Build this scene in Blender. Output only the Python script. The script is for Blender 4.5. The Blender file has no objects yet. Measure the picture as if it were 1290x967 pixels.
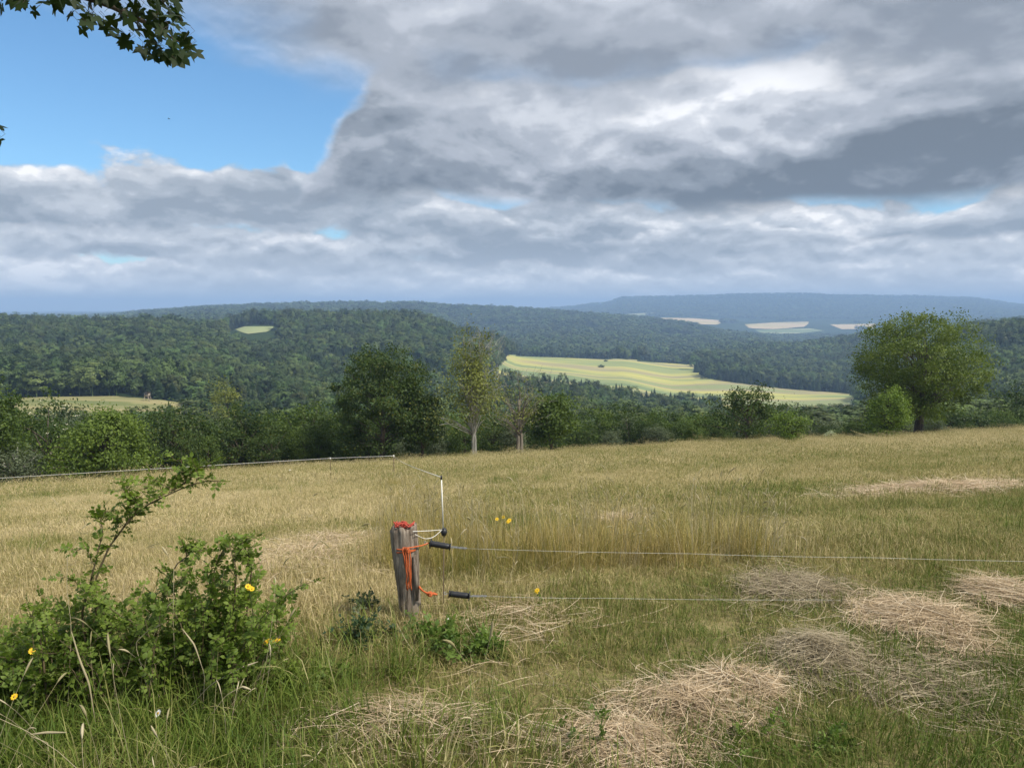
import bpy, math, random
import numpy as np
from mathutils import Vector, Matrix

scene = bpy.context.scene
COL = scene.collection
R = math.radians

# ---------------------------------------------------------------- camera
EYE = 1.6
FPX, CX, CY = 956.0, 645.0, 483.5        # focal length and centre in photo pixels (1290 x 967)
PITCH = R(5.7)
cp, sp = math.cos(PITCH), math.sin(PITCH)
cam_d = bpy.data.cameras.new('camera')
cam = bpy.data.objects.new('camera', cam_d)
COL.objects.link(cam)
cam.location = (0, 0, EYE)
cam.rotation_euler = (R(90) - PITCH, 0, 0)
cam_d.sensor_width = 36.0
cam_d.lens = 36.0 * FPX / 1290.0
cam_d.clip_start = 0.05
cam_d.clip_end = 80000
scene.camera = cam

# ---------------------------------------------------------------- light
SUN_AZ, SUN_EL = R(118), R(50)            # azimuth clockwise from +Y (view direction): from the right, a little behind
world = bpy.data.worlds.new('World')
scene.world = world
world.use_nodes = True
wt = world.node_tree
wt.nodes.clear()

sun_d = bpy.data.lights.new('sun', 'SUN')
sun_d.energy = 4.4
sun_d.angle = R(7)
sun_d.color = (1.0, 0.94, 0.84)
sun = bpy.data.objects.new('sun', sun_d)
COL.objects.link(sun)
sd = Vector((math.sin(SUN_AZ) * math.cos(SUN_EL), math.cos(SUN_AZ) * math.cos(SUN_EL), math.sin(SUN_EL)))
sun.rotation_euler = sd.to_track_quat('Z', 'Y').to_euler()
sun.location = (30, -60, 90)

scene.view_settings.view_transform = 'Standard'
scene.view_settings.look = 'None'
scene.view_settings.exposure = 0.30
scene.view_settings.gamma = 1.0
scene.render.engine = 'CYCLES'
cy = scene.cycles
cy.use_denoising = True
cy.max_bounces = 5
cy.diffuse_bounces = 2
cy.adaptive_threshold = 0.015
cy.glossy_bounces = 2
cy.transmission_bounces = 3
cy.transparent_max_bounces = 4
cy.volume_bounces = 0
cy.caustics_reflective = False
cy.caustics_refractive = False


# ---------------------------------------------------------------- node helpers
class NT:
    def __init__(self, tree):
        self.t = tree

    def n(self, typ, **kw):
        nd = self.t.nodes.new(typ)
        for k, v in kw.items():
            setattr(nd, k, v)
        return nd

    def put(self, sock, v):
        if isinstance(v, bpy.types.NodeSocket):
            self.t.links.new(v, sock)
        elif v is not None:
            sock.default_value = v

    def m(self, op, a, b=None, c=None, clamp=False):
        nd = self.n('ShaderNodeMath', operation=op)
        nd.use_clamp = clamp
        self.put(nd.inputs[0], a)
        self.put(nd.inputs[1], b)
        self.put(nd.inputs[2], c)
        return nd.outputs[0]

    def vm(self, op, a, b=None, scale=None):
        nd = self.n('ShaderNodeVectorMath', operation=op)
        self.put(nd.inputs[0], a)
        self.put(nd.inputs[1], b)
        if scale is not None:
            self.put(nd.inputs['Scale'], scale)
        return nd.outputs['Value'] if op in ('LENGTH', 'DOT_PRODUCT') else nd.outputs[0]

    def noise(self, vec, scale, detail=4, rough=0.55, dist=0.0, lac=2.0):
        nd = self.n('ShaderNodeTexNoise')
        self.put(nd.inputs['Vector'], vec)
        nd.inputs['Scale'].default_value = scale
        nd.inputs['Detail'].default_value = detail
        nd.inputs['Roughness'].default_value = rough
        nd.inputs['Distortion'].default_value = dist
        nd.inputs['Lacunarity'].default_value = lac
        return nd.outputs[0]

    def ramp(self, fac, stops, interp='LINEAR'):
        nd = self.n('ShaderNodeValToRGB')
        cr = nd.color_ramp
        cr.interpolation = interp
        while len(cr.elements) < len(stops):
            cr.elements.new(0.5)
        for e, (p, c) in zip(cr.elements, stops):
            e.position = p
            e.color = (*c, 1) if len(c) == 3 else c
        self.put(nd.inputs[0], fac)
        return nd.outputs[0]

    def mix(self, fac, a, b, blend='MIX'):
        nd = self.n('ShaderNodeMix', data_type='RGBA', blend_type=blend)
        self.put(nd.inputs[0], fac)
        self.put(nd.inputs[6], a if isinstance(a, bpy.types.NodeSocket) else (*a, 1))
        self.put(nd.inputs[7], b if isinstance(b, bpy.types.NodeSocket) else (*b, 1))
        return nd.outputs[2]

    def smooth(self, v, lo, hi):
        nd = self.n('ShaderNodeMapRange', interpolation_type='SMOOTHSTEP')
        self.put(nd.inputs[0], v)
        nd.inputs[1].default_value = lo
        nd.inputs[2].default_value = hi
        return nd.outputs[0]


# ---------------------------------------------------------------- sky with a broken cloud layer
def build_sky():
    W = NT(wt)
    out = W.n('ShaderNodeOutputWorld')
    sky = W.n('ShaderNodeTexSky', sky_type='NISHITA')
    sky.sun_disc = False
    sky.sun_elevation = SUN_EL
    sky.sun_rotation = SUN_AZ
    sky.altitude = 300
    sky.air_density = 1.0
    sky.dust_density = 0.7
    sky.ozone_density = 2.0
    tc = W.n('ShaderNodeTexCoord')
    D = W.vm('NORMALIZE', tc.outputs['Generated'])
    sx = W.n('ShaderNodeSeparateXYZ')
    W.put(sx.inputs[0], D)
    x, y, z = sx.outputs
    zz = W.m('ADD', W.m('MAXIMUM', z, 0.0), 0.27)
    cb = W.n('ShaderNodeCombineXYZ')
    W.put(cb.inputs[0], W.m('DIVIDE', x, zz))
    W.put(cb.inputs[1], W.m('DIVIDE', y, zz))
    P = cb.outputs[0]
    az = W.m('MULTIPLY', W.m('ARCTAN2', x, y), 180 / math.pi)
    el = W.m('MULTIPLY', W.m('ARCSINE', z), 180 / math.pi)

    def blob(a0, e0, sa, se, amp, tilt=0.0):
        da = W.m('SUBTRACT', az, a0)
        de = W.m('SUBTRACT', W.m('SUBTRACT', el, e0), W.m('MULTIPLY', da, tilt))
        q = W.m('ADD', W.m('POWER', W.m('ABSOLUTE', W.m('DIVIDE', da, sa)), 2.0),
                W.m('POWER', W.m('ABSOLUTE', W.m('DIVIDE', de, se)), 2.0))
        return W.m('MULTIPLY', W.m('EXPONENT', W.m('MULTIPLY', q, -1.0)), amp)

    def total(lst):
        s = blob(*lst[0])
        for b in lst[1:]:
            s = W.m('ADD', s, blob(*b))
        return s

    # cloud banks stacked from the horizon up: each has a flat shaded base and a billowing lit top
    win = W.m('SUBTRACT', 1.0, W.smooth(W.m('ABSOLUTE', az), 65, 115))
    mul, add, subt = (lambda p, q: W.m('MULTIPLY', p, q)), (lambda p, q: W.m('ADD', p, q)), (lambda p, q: W.m('SUBTRACT', p, q))

    def side(lo, hi, amp):
        return mul(mul(W.smooth(az, lo, hi), win), amp)

    def bank(base, top, off, big, puff, rough, soft, stops, flat=0.5, relief=2.4):
        v = W.vm('ADD', W.vm('MULTIPLY', D, (1, 1, 1.9)), off)
        wv = W.n('ShaderNodeTexNoise')
        W.put(wv.inputs['Vector'], v)
        wv.inputs['Scale'].default_value = puff * 0.6
        wv.inputs['Detail'].default_value = 2
        v = W.vm('ADD', v, W.vm('SCALE', W.vm('SUBTRACT', wv.outputs[1], (0.5, 0.5, 0.5)), scale=0.5 / puff))
        n1 = W.noise(v, big, 3, 0.55)
        n2 = W.noise(v, puff, 6, 0.52)
        n3 = W.noise(W.vm('ADD', v, (0, -0.004, 0.22 / puff)), puff, 5, 0.50)
        n4 = W.noise(v, puff * 0.42, 3, 0.45)
        n5 = W.noise(W.vm('ADD', v, (0.1 / puff, -0.004, 0.62 / puff)), puff * 0.42, 3, 0.45)
        nb = W.noise(v, big * 0.55, 1, 0.5)
        t = add(top, add(mul(subt(n1, 0.5), rough * 6.0), mul(subt(n2, 0.5), rough * 3.6)))
        lo = add(base, mul(add(mul(subt(n1, 0.5), rough * 2.6), mul(subt(n2, 0.5), rough * 2.2)), flat))
        up = W.m('DIVIDE', subt(t, el), soft, clamp=True)
        dn = W.m('DIVIDE', subt(el, lo), soft * 1.5, clamp=True)
        m = W.smooth(mul(up, dn), 0.0, 1.0)
        h = W.m('DIVIDE', subt(el, lo), W.m('MAXIMUM', subt(t, lo), 1.2), clamp=True)
        g = add(mul(W.smooth(h, 0.0, 0.9), 0.44), add(0.17, add(mul(subt(n2, n3), relief), mul(subt(n4, n5), relief * 0.75))))
        g = add(g, mul(subt(nb, 0.5), 0.9))
        return m, g, stops

    GREY = [(0.0, (0.150, 0.180, 0.220)), (0.25, (0.24, 0.275, 0.325)), (0.5, (0.385, 0.42, 0.48)), (0.75, (0.575, 0.605, 0.66)), (1.0, (0.86, 0.87, 0.90))]
    PALE = [(0.0, (0.27, 0.315, 0.375)), (0.3, (0.36, 0.405, 0.465)), (0.6, (0.50, 0.54, 0.595)), (0.85, (0.70, 0.72, 0.755)), (1.0, (0.90, 0.90, 0.91))]
    DECK = [(0.0, (0.24, 0.275, 0.33)), (0.28, (0.35, 0.385, 0.445)), (0.55, (0.48, 0.515, 0.58)), (0.85, (0.66, 0.69, 0.74)), (1.0, (0.83, 0.85, 0.89))]
    banks = [
        bank(-3.0, 4.4, (3.7, 2.2, 5.7), 6, 20, 0.7, 0.4, PALE, 1.2, 2.2),
        bank(2.6, add(6.4, blob(10, 6, 14, 60, 1.6)), (1.3, 4.2, 0.7), 4.5, 14, 0.9, 0.5, PALE, 1.2, 2.4),
        bank(add(4.3, blob(-25, 0, 22, 60, 0.6)), add(add(5.0, mul(mul(subt(1.0, W.smooth(az, -8, 6)), win), 4.7)), blob(34, 7, 6.5, 40, 3.6)), (8.3, 1.2, 3.3), 4, 11, 1.1, 0.55, PALE, 0.9, 2.6),
        bank(add(6.1, blob(-8, 0, 8, 60, 1.2)), add(4.0, add(side(-21, -7, 13.5), blob(27, 16, 9, 60, 1.6))), (2.4, 7.7, 1.1), 3.0, 7.0, 1.3, 1.2, GREY, 0.5, 2.3),
        bank(add(13.0, mul(subt(1.0, W.smooth(az, -24, -8)), 4.9)), 120.0, (6.6, 3.9, 9.2), 3.0, 6.0, 1.5, 3.4, DECK, 1.5, 1.9)]
    ccol, mask = None, None
    for i, (m, g, stops) in enumerate(banks):
        if i == 3:
            g = add(g, total([(14, 8.6, 26, 2.2, -0.12, 0.03), (9, 13.6, 9, 1.6, 0.12), (22, 15.0, 6, 1.8, 0.14)]))
        if i == 4:
            hh = W.smooth(el, 15, 26)
            g = add(g, mul(hh, 0.30))
            g = add(g, total([(10, 17.8, 10, 1.7, -0.08, 0.04), (5, 22, 16, 2.5, 0.06)]))
        c = W.ramp(g, stops, 'EASE')
        if ccol is None:
            ccol, mask = c, m
        else:
            ccol = W.mix(m, ccol, c)
            mask = subt(1.0, mul(subt(1.0, mask), subt(1.0, m)))
    hz = W.smooth(el, 5.0, 0.0)
    ccol = W.mix(mul(hz, 0.62), ccol, (0.64, 0.68, 0.735))
    mask = W.m('MAXIMUM', mask, mul(W.smooth(el, 4.0, 0.5), 0.9))
    b1 = W.n('ShaderNodeBackground')
    W.put(b1.inputs[0], W.mix(1.0, sky.outputs[0], (0.62, 0.88, 1.0), 'MULTIPLY'))
    b1.inputs[1].default_value = 0.135
    b2 = W.n('ShaderNodeBackground')
    W.put(b2.inputs[0], ccol)
    b2.inputs[1].default_value = 1.0
    mx = W.n('ShaderNodeMixShader')
    W.put(mx.inputs[0], mask)
    W.put(mx.inputs[1], b1.outputs[0])
    W.put(mx.inputs[2], b2.outputs[0])
    W.put(out.inputs[0], mx.outputs[0])
    world.cycles.sampling_method = 'MANUAL'
    world.cycles.sample_map_resolution = 512


build_sky()


# ---------------------------------------------------------------- pixel <-> place
def ray(px, py):
    xc, yc = (px - CX) / FPX, (CY - py) / FPX
    d = cp + yc * sp
    return xc / d, (-sp + yc * cp) / d          # X/Y and Z/Y


def at(px, py, Y):
    a, e = ray(px, py)
    return Vector((a * Y, Y, EYE + e * Y))


def proj(x, y, z):
    dz = z - EYE
    f = y * cp - dz * sp
    u = y * sp + dz * cp
    return CX + FPX * x / f, CY - FPX * u / f


# ---------------------------------------------------------------- terrain
_hg = np.random.default_rng(11).random((256, 256))


def vnoise(x, y):
    x = np.asarray(x, float)
    y = np.asarray(y, float)
    xi, yi = np.floor(x).astype(int), np.floor(y).astype(int)
    fx, fy = x - xi, y - yi
    fx, fy = fx * fx * (3 - 2 * fx), fy * fy * (3 - 2 * fy)
    g = lambda i, j: _hg[i % 256, j % 256]
    return ((g(xi, yi) * (1 - fx) + g(xi + 1, yi) * fx) * (1 - fy) + (g(xi, yi + 1) * (1 - fx) + g(xi + 1, yi + 1) * fx) * fy)


def fbm(x, y, o=4):
    s, a, t = 0, 0.5, 0
    for k in range(o):
        s = s + a * vnoise(np.asarray(x) * 2 ** k + 17 * k, np.asarray(y) * 2 ** k + 31 * k)
        t += a
        a *= 0.5
    return s / t


def sstep(v, lo, hi):
    t = np.clip((v - lo) / (hi - lo), 0, 1)
    return t * t * (3 - 2 * t)


# height profiles of the land seen along several bearings: (depth in m, photo row at which that ground lies)
PROF = {
    -260: [(110, 608), (200, 566), (300, 524), (385, 500), (700, 447), (1000, 414), (1400, 436), (3000, 422), (8000, 398), (16000, 391)],
    0: [(110, 606), (200, 563), (290, 528), (385, 501), (700, 446), (1000, 413), (1400, 436), (3000, 422), (8000, 398), (16000, 391)],
    200: [(110, 602), (200, 566), (300, 530), (385, 503), (700, 451), (1000, 414), (1400, 432), (3400, 396), (8000, 396), (16000, 391)],
    265: [(110, 600), (200, 570), (300, 538), (385, 514), (700, 455), (900, 432), (1030, 423), (1400, 426), (3500, 391), (8000, 396), (16000, 391)],
    320: [(110, 600), (200, 572), (300, 545), (500, 500), (700, 466), (880, 450), (935, 428), (960, 421), (1120, 410), (1300, 407), (1700, 430), (3500, 388), (6000, 400), (16000, 391)],
    400: [(110, 596), (200, 578), (300, 552), (500, 510), (700, 470), (1000, 427), (1250, 407), (1700, 432), (3500, 385.5), (6000, 400), (16000, 391)],
    510: [(110, 592), (200, 580), (300, 556), (500, 518), (700, 478), (1000, 430), (1250, 407), (1700, 438), (3500, 385), (6000, 400), (16000, 391)],
    600: [(110, 588), (200, 580), (300, 558), (480, 524), (700, 492), (1000, 448), (1230, 429), (1600, 446), (2500, 425), (3500, 389), (6000, 400), (16000, 391)],
    655: [(110, 586), (200, 578), (300, 558), (460, 521), (640, 497), (800, 480), (1100, 462), (1380, 447), (1650, 452), (2500, 424), (3500, 392), (6000, 400), (8000, 392), (16000, 391)],
    700: [(110, 584), (200, 577), (300, 558), (460, 523), (640, 503), (800, 487), (1100, 466), (1400, 449), (1650, 453), (2500, 424), (3450, 395), (6000, 401), (8000, 389), (16000, 391)],
    760: [(110, 581), (200, 576), (300, 558), (460, 532), (640, 511), (800, 495), (1100, 472), (1400, 451), (1650, 456), (2500, 424), (3350, 401), (4500, 403), (6000, 397), (8000, 383), (16000, 391)],
    785: [(110, 581), (200, 576), (300, 558), (460, 536), (640, 511), (800, 495), (1100, 472), (1400, 451), (1650, 456), (2500, 424), (3350, 403), (4500, 403), (6000, 397), (8000, 374.5), (16000, 391)],
    850: [(110, 576), (200, 573), (300, 560), (460, 547), (640, 524), (800, 508), (1100, 483), (1400, 457), (1650, 462), (2500, 430), (3200, 409), (4000, 412), (4700, 404), (5400, 400), (6000, 397), (8000, 374), (16000, 391)],
    930: [(110, 572), (200, 570), (300, 562), (460, 552), (640, 532), (800, 512), (1000, 489), (1130, 476), (1350, 462), (1700, 452), (2600, 430), (3000, 424), (3900, 426), (4700, 408), (5400, 404), (6000, 399), (8000, 370), (16000, 391)],
    1000: [(110, 570), (200, 568), (300, 562), (460, 552), (640, 530), (800, 510), (950, 497), (1050, 490), (1250, 480), (1750, 444), (2600, 442), (3900, 424), (4400, 416), (5000, 407), (6000, 400), (8000, 370), (16000, 391)],
    1075: [(110, 568), (200, 566), (300, 560), (460, 548), (640, 524), (800, 507), (950, 497), (1100, 490), (1400, 464), (1800, 432), (2600, 440), (3900, 424), (4400, 415), (5000, 407), (6000, 401), (8000, 372), (16000, 391)],
    1150: [(110, 567), (200, 564), (300, 556), (500, 526), (800, 494), (1100, 472), (1500, 436), (2000, 424), (2800, 430), (5000, 406), (6000, 401), (8000, 373), (16000, 391)],
    1215: [(110, 567), (200, 562), (300, 552), (500, 512), (700, 468), (930, 425), (1400, 430), (5000, 404), (8000, 376), (16000, 388)],
    1290: [(110, 566), (200, 560), (300, 548), (500, 506), (700, 460), (900, 419), (1400, 428), (5000, 402), (8000, 386), (16000, 387)],
    1550: [(110, 566), (200, 560), (300, 545), (500, 500), (700, 455), (900, 415), (1400, 426), (5000, 402), (8000, 384), (16000, 389)],
}
_cols = sorted(PROF)
_az = np.array([math.atan(ray(p, 450)[0]) for p in _cols])
_LR = np.linspace(math.log(60), math.log(17000), 260)
_tab = []
for p in _cols:
    a, _ = ray(p, 450)
    rr = [math.log(Y * math.hypot(1, a)) for Y, _p in PROF[p]]
    zz = [EYE + Y * ray(p, q)[1] for Y, q in PROF[p]]
    v = np.interp(_LR, rr, zz)
    k = np.array([1, 2, 3, 2, 1]) / 9.0
    v2 = np.convolve(np.pad(v, 2, mode='edge'), k, 'valid')
    _tab.append(v2)
_tab = np.array(_tab)
EDGE_PX = [-300, 0, 300, 500, 1000, 1290, 1600]
EDGE_Y = [46, 49, 60, 68, 77, 82, 84]


def edge_dist(a):
    return np.interp(a, [ray(p, 580)[0] for p in EDGE_PX], EDGE_Y)


def pasture_z(x, y):
    yy = np.maximum(y, 0)
    s = np.where(yy < 3, 0, np.where(yy < 6, (yy - 3) ** 2 / 6 * 0.2, 0.3 + np.minimum(yy - 6, 24) * 0.2))
    s = s + np.maximum(yy - 30, 0) * 0.175
    b = (fbm(x * 0.35, y * 0.35, 3) - 0.5) * 0.18 * sstep(np.hypot(x, y), 6, 14) + (fbm(x * 0.05 + 9, y * 0.05, 2) - 0.5) * 0.5 * sstep(yy, 12, 30)
    return -s + np.clip(x, -90, 90) * 0.048 + b


def terrain(x, y):
    x = np.asarray(x, float)
    y = np.asarray(y, float)
    r = np.hypot(x, y)
    th = np.arctan2(x, y)
    pz = pasture_z(x, y)
    thc = np.clip(th, _az[0], _az[-1] - 1e-6)
    i = np.clip(np.searchsorted(_az, thc, side='right') - 1, 0, len(_az) - 2)
    f = (thc - _az[i]) / (_az[i + 1] - _az[i])
    f = f * f * (3 - 2 * f) * 0.5 + f * 0.5
    lr = np.clip(np.log(np.maximum(r, 1e-3)), _LR[0], _LR[-1] - 1e-6)
    g = (lr - _LR[0]) / (_LR[1] - _LR[0])
    j = np.clip(g.astype(int), 0, len(_LR) - 2)
    h = g - j
    tz = ((_tab[i, j] * (1 - h) + _tab[i, j + 1] * h) * (1 - f) + (_tab[i + 1, j] * (1 - h) + _tab[i + 1, j + 1] * h) * f)
    amp = np.where(r > 4500, 26, np.where(r > 400, 5, 1.5))
    tz = tz + (fbm(x / np.where(r > 4500, 420, 160), y / np.where(r > 4500, 420, 160), 4) - 0.5) * amp
    back = sstep(np.abs(th), R(60), R(100))
    tz = tz * (1 - back) + (-2.0 - 0.002 * r) * back
    e = np.interp(np.clip(np.tan(np.clip(th, -1.2, 1.2)), -3, 3), [ray(p, 580)[0] for p in EDGE_PX], EDGE_Y) * np.sqrt(1 + np.minimum(np.tan(np.clip(th, -0.75, 0.75)) ** 2, 1))
    pz = pz - np.maximum(r - e - 3, 0) * 0.12
    w = sstep(r, 92, 125)
    return pz * (1 - w) + tz * w


def tz1(x, y):
    return float(terrain(np.array([x]), np.array([y]))[0])


def hit(px, py, y0, y1, n=500):
    """first ground point between depths y0 and y1 along the line of sight"""
    Y = np.linspace(y0, y1, n)
    a, e = ray(px, py)
    g = terrain(a * Y, Y)
    s = EYE + e * Y
    k = np.nonzero(s <= g)[0]
    i = int(k[0]) if len(k) else n - 1
    return float(a * Y[i]), float(Y[i])


# ---------------------------------------------------------------- mesh helpers
class MB:
    def __init__(self):
        self.V, self.Q, self.T, self.nv = [], [], [], 0

    def add(self, V, Q=None, T=None):
        V = np.asarray(V, float).reshape(-1, 3)
        if Q is not None and len(Q):
            self.Q.append(np.asarray(Q, int).reshape(-1, 4) + self.nv)
        if T is not None and len(T):
            self.T.append(np.asarray(T, int).reshape(-1, 3) + self.nv)
        self.V.append(V)
        self.nv += len(V)
        return self

    def tube(self, pts, rad, sides=6, cap=True):
        pts = np.asarray([tuple(p) for p in pts], float)
        n = len(pts)
        rad = np.full(n, rad) if np.isscalar(rad) else np.asarray(rad, float)
        tg = np.gradient(pts, axis=0)
        tg /= np.maximum(np.linalg.norm(tg, axis=1, keepdims=True), 1e-9)
        ref = np.array([0.13, 0.97, 0.21]) if abs(tg[0] @ np.array([0.13, 0.97, 0.21])) < 0.9 else np.array([0.97, 0.1, 0.2])
        s = np.cross(tg, ref)
        s /= np.maximum(np.linalg.norm(s, axis=1, keepdims=True), 1e-9)
        u = np.cross(tg, s)
        an = np.arange(sides) * 2 * math.pi / sides
        V = pts[:, None] + rad[:, None, None] * (np.cos(an)[None, :, None] * s[:, None] + np.sin(an)[None, :, None] * u[:, None])
        k = np.arange(sides)
        Q = [np.stack([i * sides + k, i * sides + (k + 1) % sides, (i + 1) * sides + (k + 1) % sides, (i + 1) * sides + k], 1) for i in range(n - 1)]
        V = V.reshape(-1, 3)
        T = None
        if cap:
            V = np.vstack([V, pts[0], pts[-1]])
            a, b = n * sides, n * sides + 1
            T = np.vstack([np.stack([k * 0 + a, (k + 1) % sides, k], 1), np.stack([k * 0 + b, (n - 1) * sides + k, (n - 1) * sides + (k + 1) % sides], 1)])
        return self.add(V, np.vstack(Q), T)

    def box(self, c, s):
        c = np.asarray(c, float)
        s = np.asarray(s, float) / 2
        V = np.array([[i, j, k] for i in (-1, 1) for j in (-1, 1) for k in (-1, 1)]) * s + c
        return self.add(V, [(0, 1, 3, 2), (4, 6, 7, 5), (0, 4, 5, 1), (2, 3, 7, 6), (0, 2, 6, 4), (1, 5, 7, 3)])

    def mesh(self, name, mat=None, smooth=False):
        me = bpy.data.meshes.new(name)
        V = np.vstack(self.V)
        Q = np.vstack(self.Q) if self.Q else np.zeros((0, 4), int)
        T = np.vstack(self.T) if self.T else np.zeros((0, 3), int)
        me.vertices.add(len(V))
        me.vertices.foreach_set('co', V.ravel())
        me.loops.add(Q.size + T.size)
        me.loops.foreach_set('vertex_index', np.concatenate([Q.ravel(), T.ravel()]).astype(np.int32))
        me.polygons.add(len(Q) + len(T))
        st = np.concatenate([np.arange(len(Q)) * 4, Q.size + np.arange(len(T)) * 3]).astype(np.int32)
        me.polygons.foreach_set('loop_start', st)
        if smooth:
            me.polygons.foreach_set('use_smooth', np.ones(len(Q) + len(T), bool))
        me.update(calc_edges=True)
        if mat:
            me.materials.append(mat)
        return me

    def build(self, name, mat=None, parent=None, smooth=False):
        o = bpy.data.objects.new(name, self.mesh(name, mat, smooth))
        COL.objects.link(o)
        if parent:
            o.parent = parent
        return o


def tag(o, label=None, cat=None, group=None, kind=None):
    if label:
        o['label'] = label
    if cat:
        o['category'] = cat
    if group:
        o['group'] = group
    if kind:
        o['kind'] = kind
    return o


def thing(name, loc, label, cat, group=None, rz=0):
    o = bpy.data.objects.new(name, None)
    o.empty_display_size = 0.2
    COL.objects.link(o)
    o.location = loc
    o.rotation_euler = (0, 0, rz)
    return tag(o, label, cat, group)


def unit(v):
    return v / np.maximum(np.linalg.norm(v, axis=-1, keepdims=True), 1e-9)


def leaf_cards(mb, C, out, size, rng, aspect=0.62, up=0.35, rand=0.8, fold=0.12, outw=0.75):
    """rhombic leaf faces at the points C, turned roughly outward and up"""
    n = len(C)
    nrm = unit(out * outw + np.array([0, 0, up]) + rng.normal(size=(n, 3)) * rand)
    t = unit(np.cross(nrm, rng.normal(size=(n, 3))))
    b = np.cross(nrm, t)
    s = (size * (0.6 + 0.8 * rng.random(n)))[:, None]
    V = np.stack([C - t * s * 0.5, C + b * s * aspect * 0.5 + nrm * s * fold, C + t * s * 0.5, C - b * s * aspect * 0.5 + nrm * s * fold], 1)
    mb.add(V.reshape(-1, 3), np.arange(n * 4).reshape(-1, 4))


# ---------------------------------------------------------------- materials
def newmat(name):
    m = bpy.data.materials.new(name)
    m.use_nodes = True
    m.node_tree.nodes.clear()
    return m, NT(m.node_tree)


def finish(T, shader):
    o = T.n('ShaderNodeOutputMaterial')
    T.put(o.inputs[0], shader)


def principled(T, col, rough=0.7, spec=0.3, normal=None):
    p = T.n('ShaderNodeBsdfPrincipled')
    T.put(p.inputs['Base Color'], col if isinstance(col, bpy.types.NodeSocket) else (*col, 1))
    T.put(p.inputs['Roughness'], rough)
    T.put(p.inputs['Specular IOR Level'], spec)
    if normal is not None:
        T.put(p.inputs['Normal'], normal)
    return p.outputs[0]


def bump(T, h, strength=0.5, dist=0.02):
    b = T.n('ShaderNodeBump')
    b.inputs['Strength'].default_value = strength
    b.inputs['Distance'].default_value = dist
    T.put(b.inputs['Height'], h)
    return b.outputs[0]


def plain(name, col, rough=0.6, spec=0.3, var=0.2, scale=30):
    m, T = newmat(name)
    g = T.n('ShaderNodeNewGeometry')
    n = T.noise(g.outputs['Position'], scale, 4)
    c = T.mix(n, tuple(v * (1 - var) for v in col), tuple(min(1, v * (1 + var)) for v in col))
    finish(T, principled(T, c, rough, spec))
    return m


def leafmat(name, dark, light, patch=0.25, trans=0.35, pscale=0.35, yellow=None, per_object=0.0):
    m, T = newmat(name)
    g = T.n('ShaderNodeNewGeometry')
    n = T.noise(g.outputs['Position'], pscale, 3, 0.6)
    f = T.m('ADD', T.m('MULTIPLY', g.outputs['Random Per Island'], 0.40), T.m('MULTIPLY', T.m('SUBTRACT', n, 0.5), 1.6))
    f = T.m('ADD', f, patch + 0.05, clamp=True)
    c = T.mix(f, dark, light)
    if per_object:
        oi = T.n('ShaderNodeObjectInfo')
        rr = oi.outputs['Random']
        h = T.n('ShaderNodeHueSaturation')
        T.put(h.inputs['Hue'], T.m('ADD', 0.5, T.m('MULTIPLY', T.m('SUBTRACT', rr, 0.5), 0.05)))
        T.put(h.inputs['Value'], T.m('ADD', 1.0 - per_object, T.m('MULTIPLY', T.m('FRACT', T.m('MULTIPLY', rr, 7.31)), per_object * 2)))
        T.put(h.inputs['Color'], c)
        c = h.outputs[0]
    if yellow:
        c = T.mix(T.m('GREATER_THAN', g.outputs['Random Per Island'], 0.93), c, yellow)
    d = principled(T, c, 0.55, 0.25)
    t = T.n('ShaderNodeBsdfTranslucent')
    T.put(t.inputs[0], T.mix(1.0, c, (1.15, 1.25, 0.6), 'MULTIPLY'))
    mx = T.n('ShaderNodeMixShader')
    mx.inputs[0].default_value = trans
    T.put(mx.inputs[1], d)
    T.put(mx.inputs[2], t.outputs[0])
    finish(T, mx.outputs[0])
    return m


def grassmat(name, stops, trans=0.3, rnd=0.75, fixed=None):
    m, T = newmat(name)
    g = T.n('ShaderNodeNewGeometry')
    a = T.n('ShaderNodeAttribute', attribute_type='INSTANCER', attribute_name='dry')
    n = T.noise(g.outputs['Position'], 1.1, 4, 0.6)
    n2 = T.noise(g.outputs['Position'], 6.0, 3, 0.6)
    f = T.m('ADD', a.outputs['Fac'] if fixed is None else fixed, T.m('MULTIPLY', T.m('SUBTRACT', g.outputs['Random Per Island'], 0.5), rnd))
    f = T.m('ADD', f, T.m('MULTIPLY', T.m('SUBTRACT', n, 0.5), 0.7))
    f = T.m('ADD', f, T.m('MULTIPLY', T.m('SUBTRACT', n2, 0.5), 0.5), clamp=True)
    c = T.ramp(f, stops)
    d = principled(T, c, 0.6, 0.25)
    t = T.n('ShaderNodeBsdfTranslucent')
    T.put(t.inputs[0], c)
    mx = T.n('ShaderNodeMixShader')
    mx.inputs[0].default_value = trans
    T.put(mx.inputs[1], d)
    T.put(mx.inputs[2], t.outputs[0])
    finish(T, mx.outputs[0])
    return m


def barkmat(name, a, b, scale=6):
    m, T = newmat(name)
    g = T.n('ShaderNodeNewGeometry')
    mp = T.vm('MULTIPLY', g.outputs['Position'], (1, 1, 0.18))
    n = T.noise(mp, scale, 6, 0.65)
    finish(T, principled(T, T.mix(T.smooth(n, 0.35, 0.65), a, b), 0.85, 0.15, bump(T, n, 0.6, 0.03)))
    return m


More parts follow.
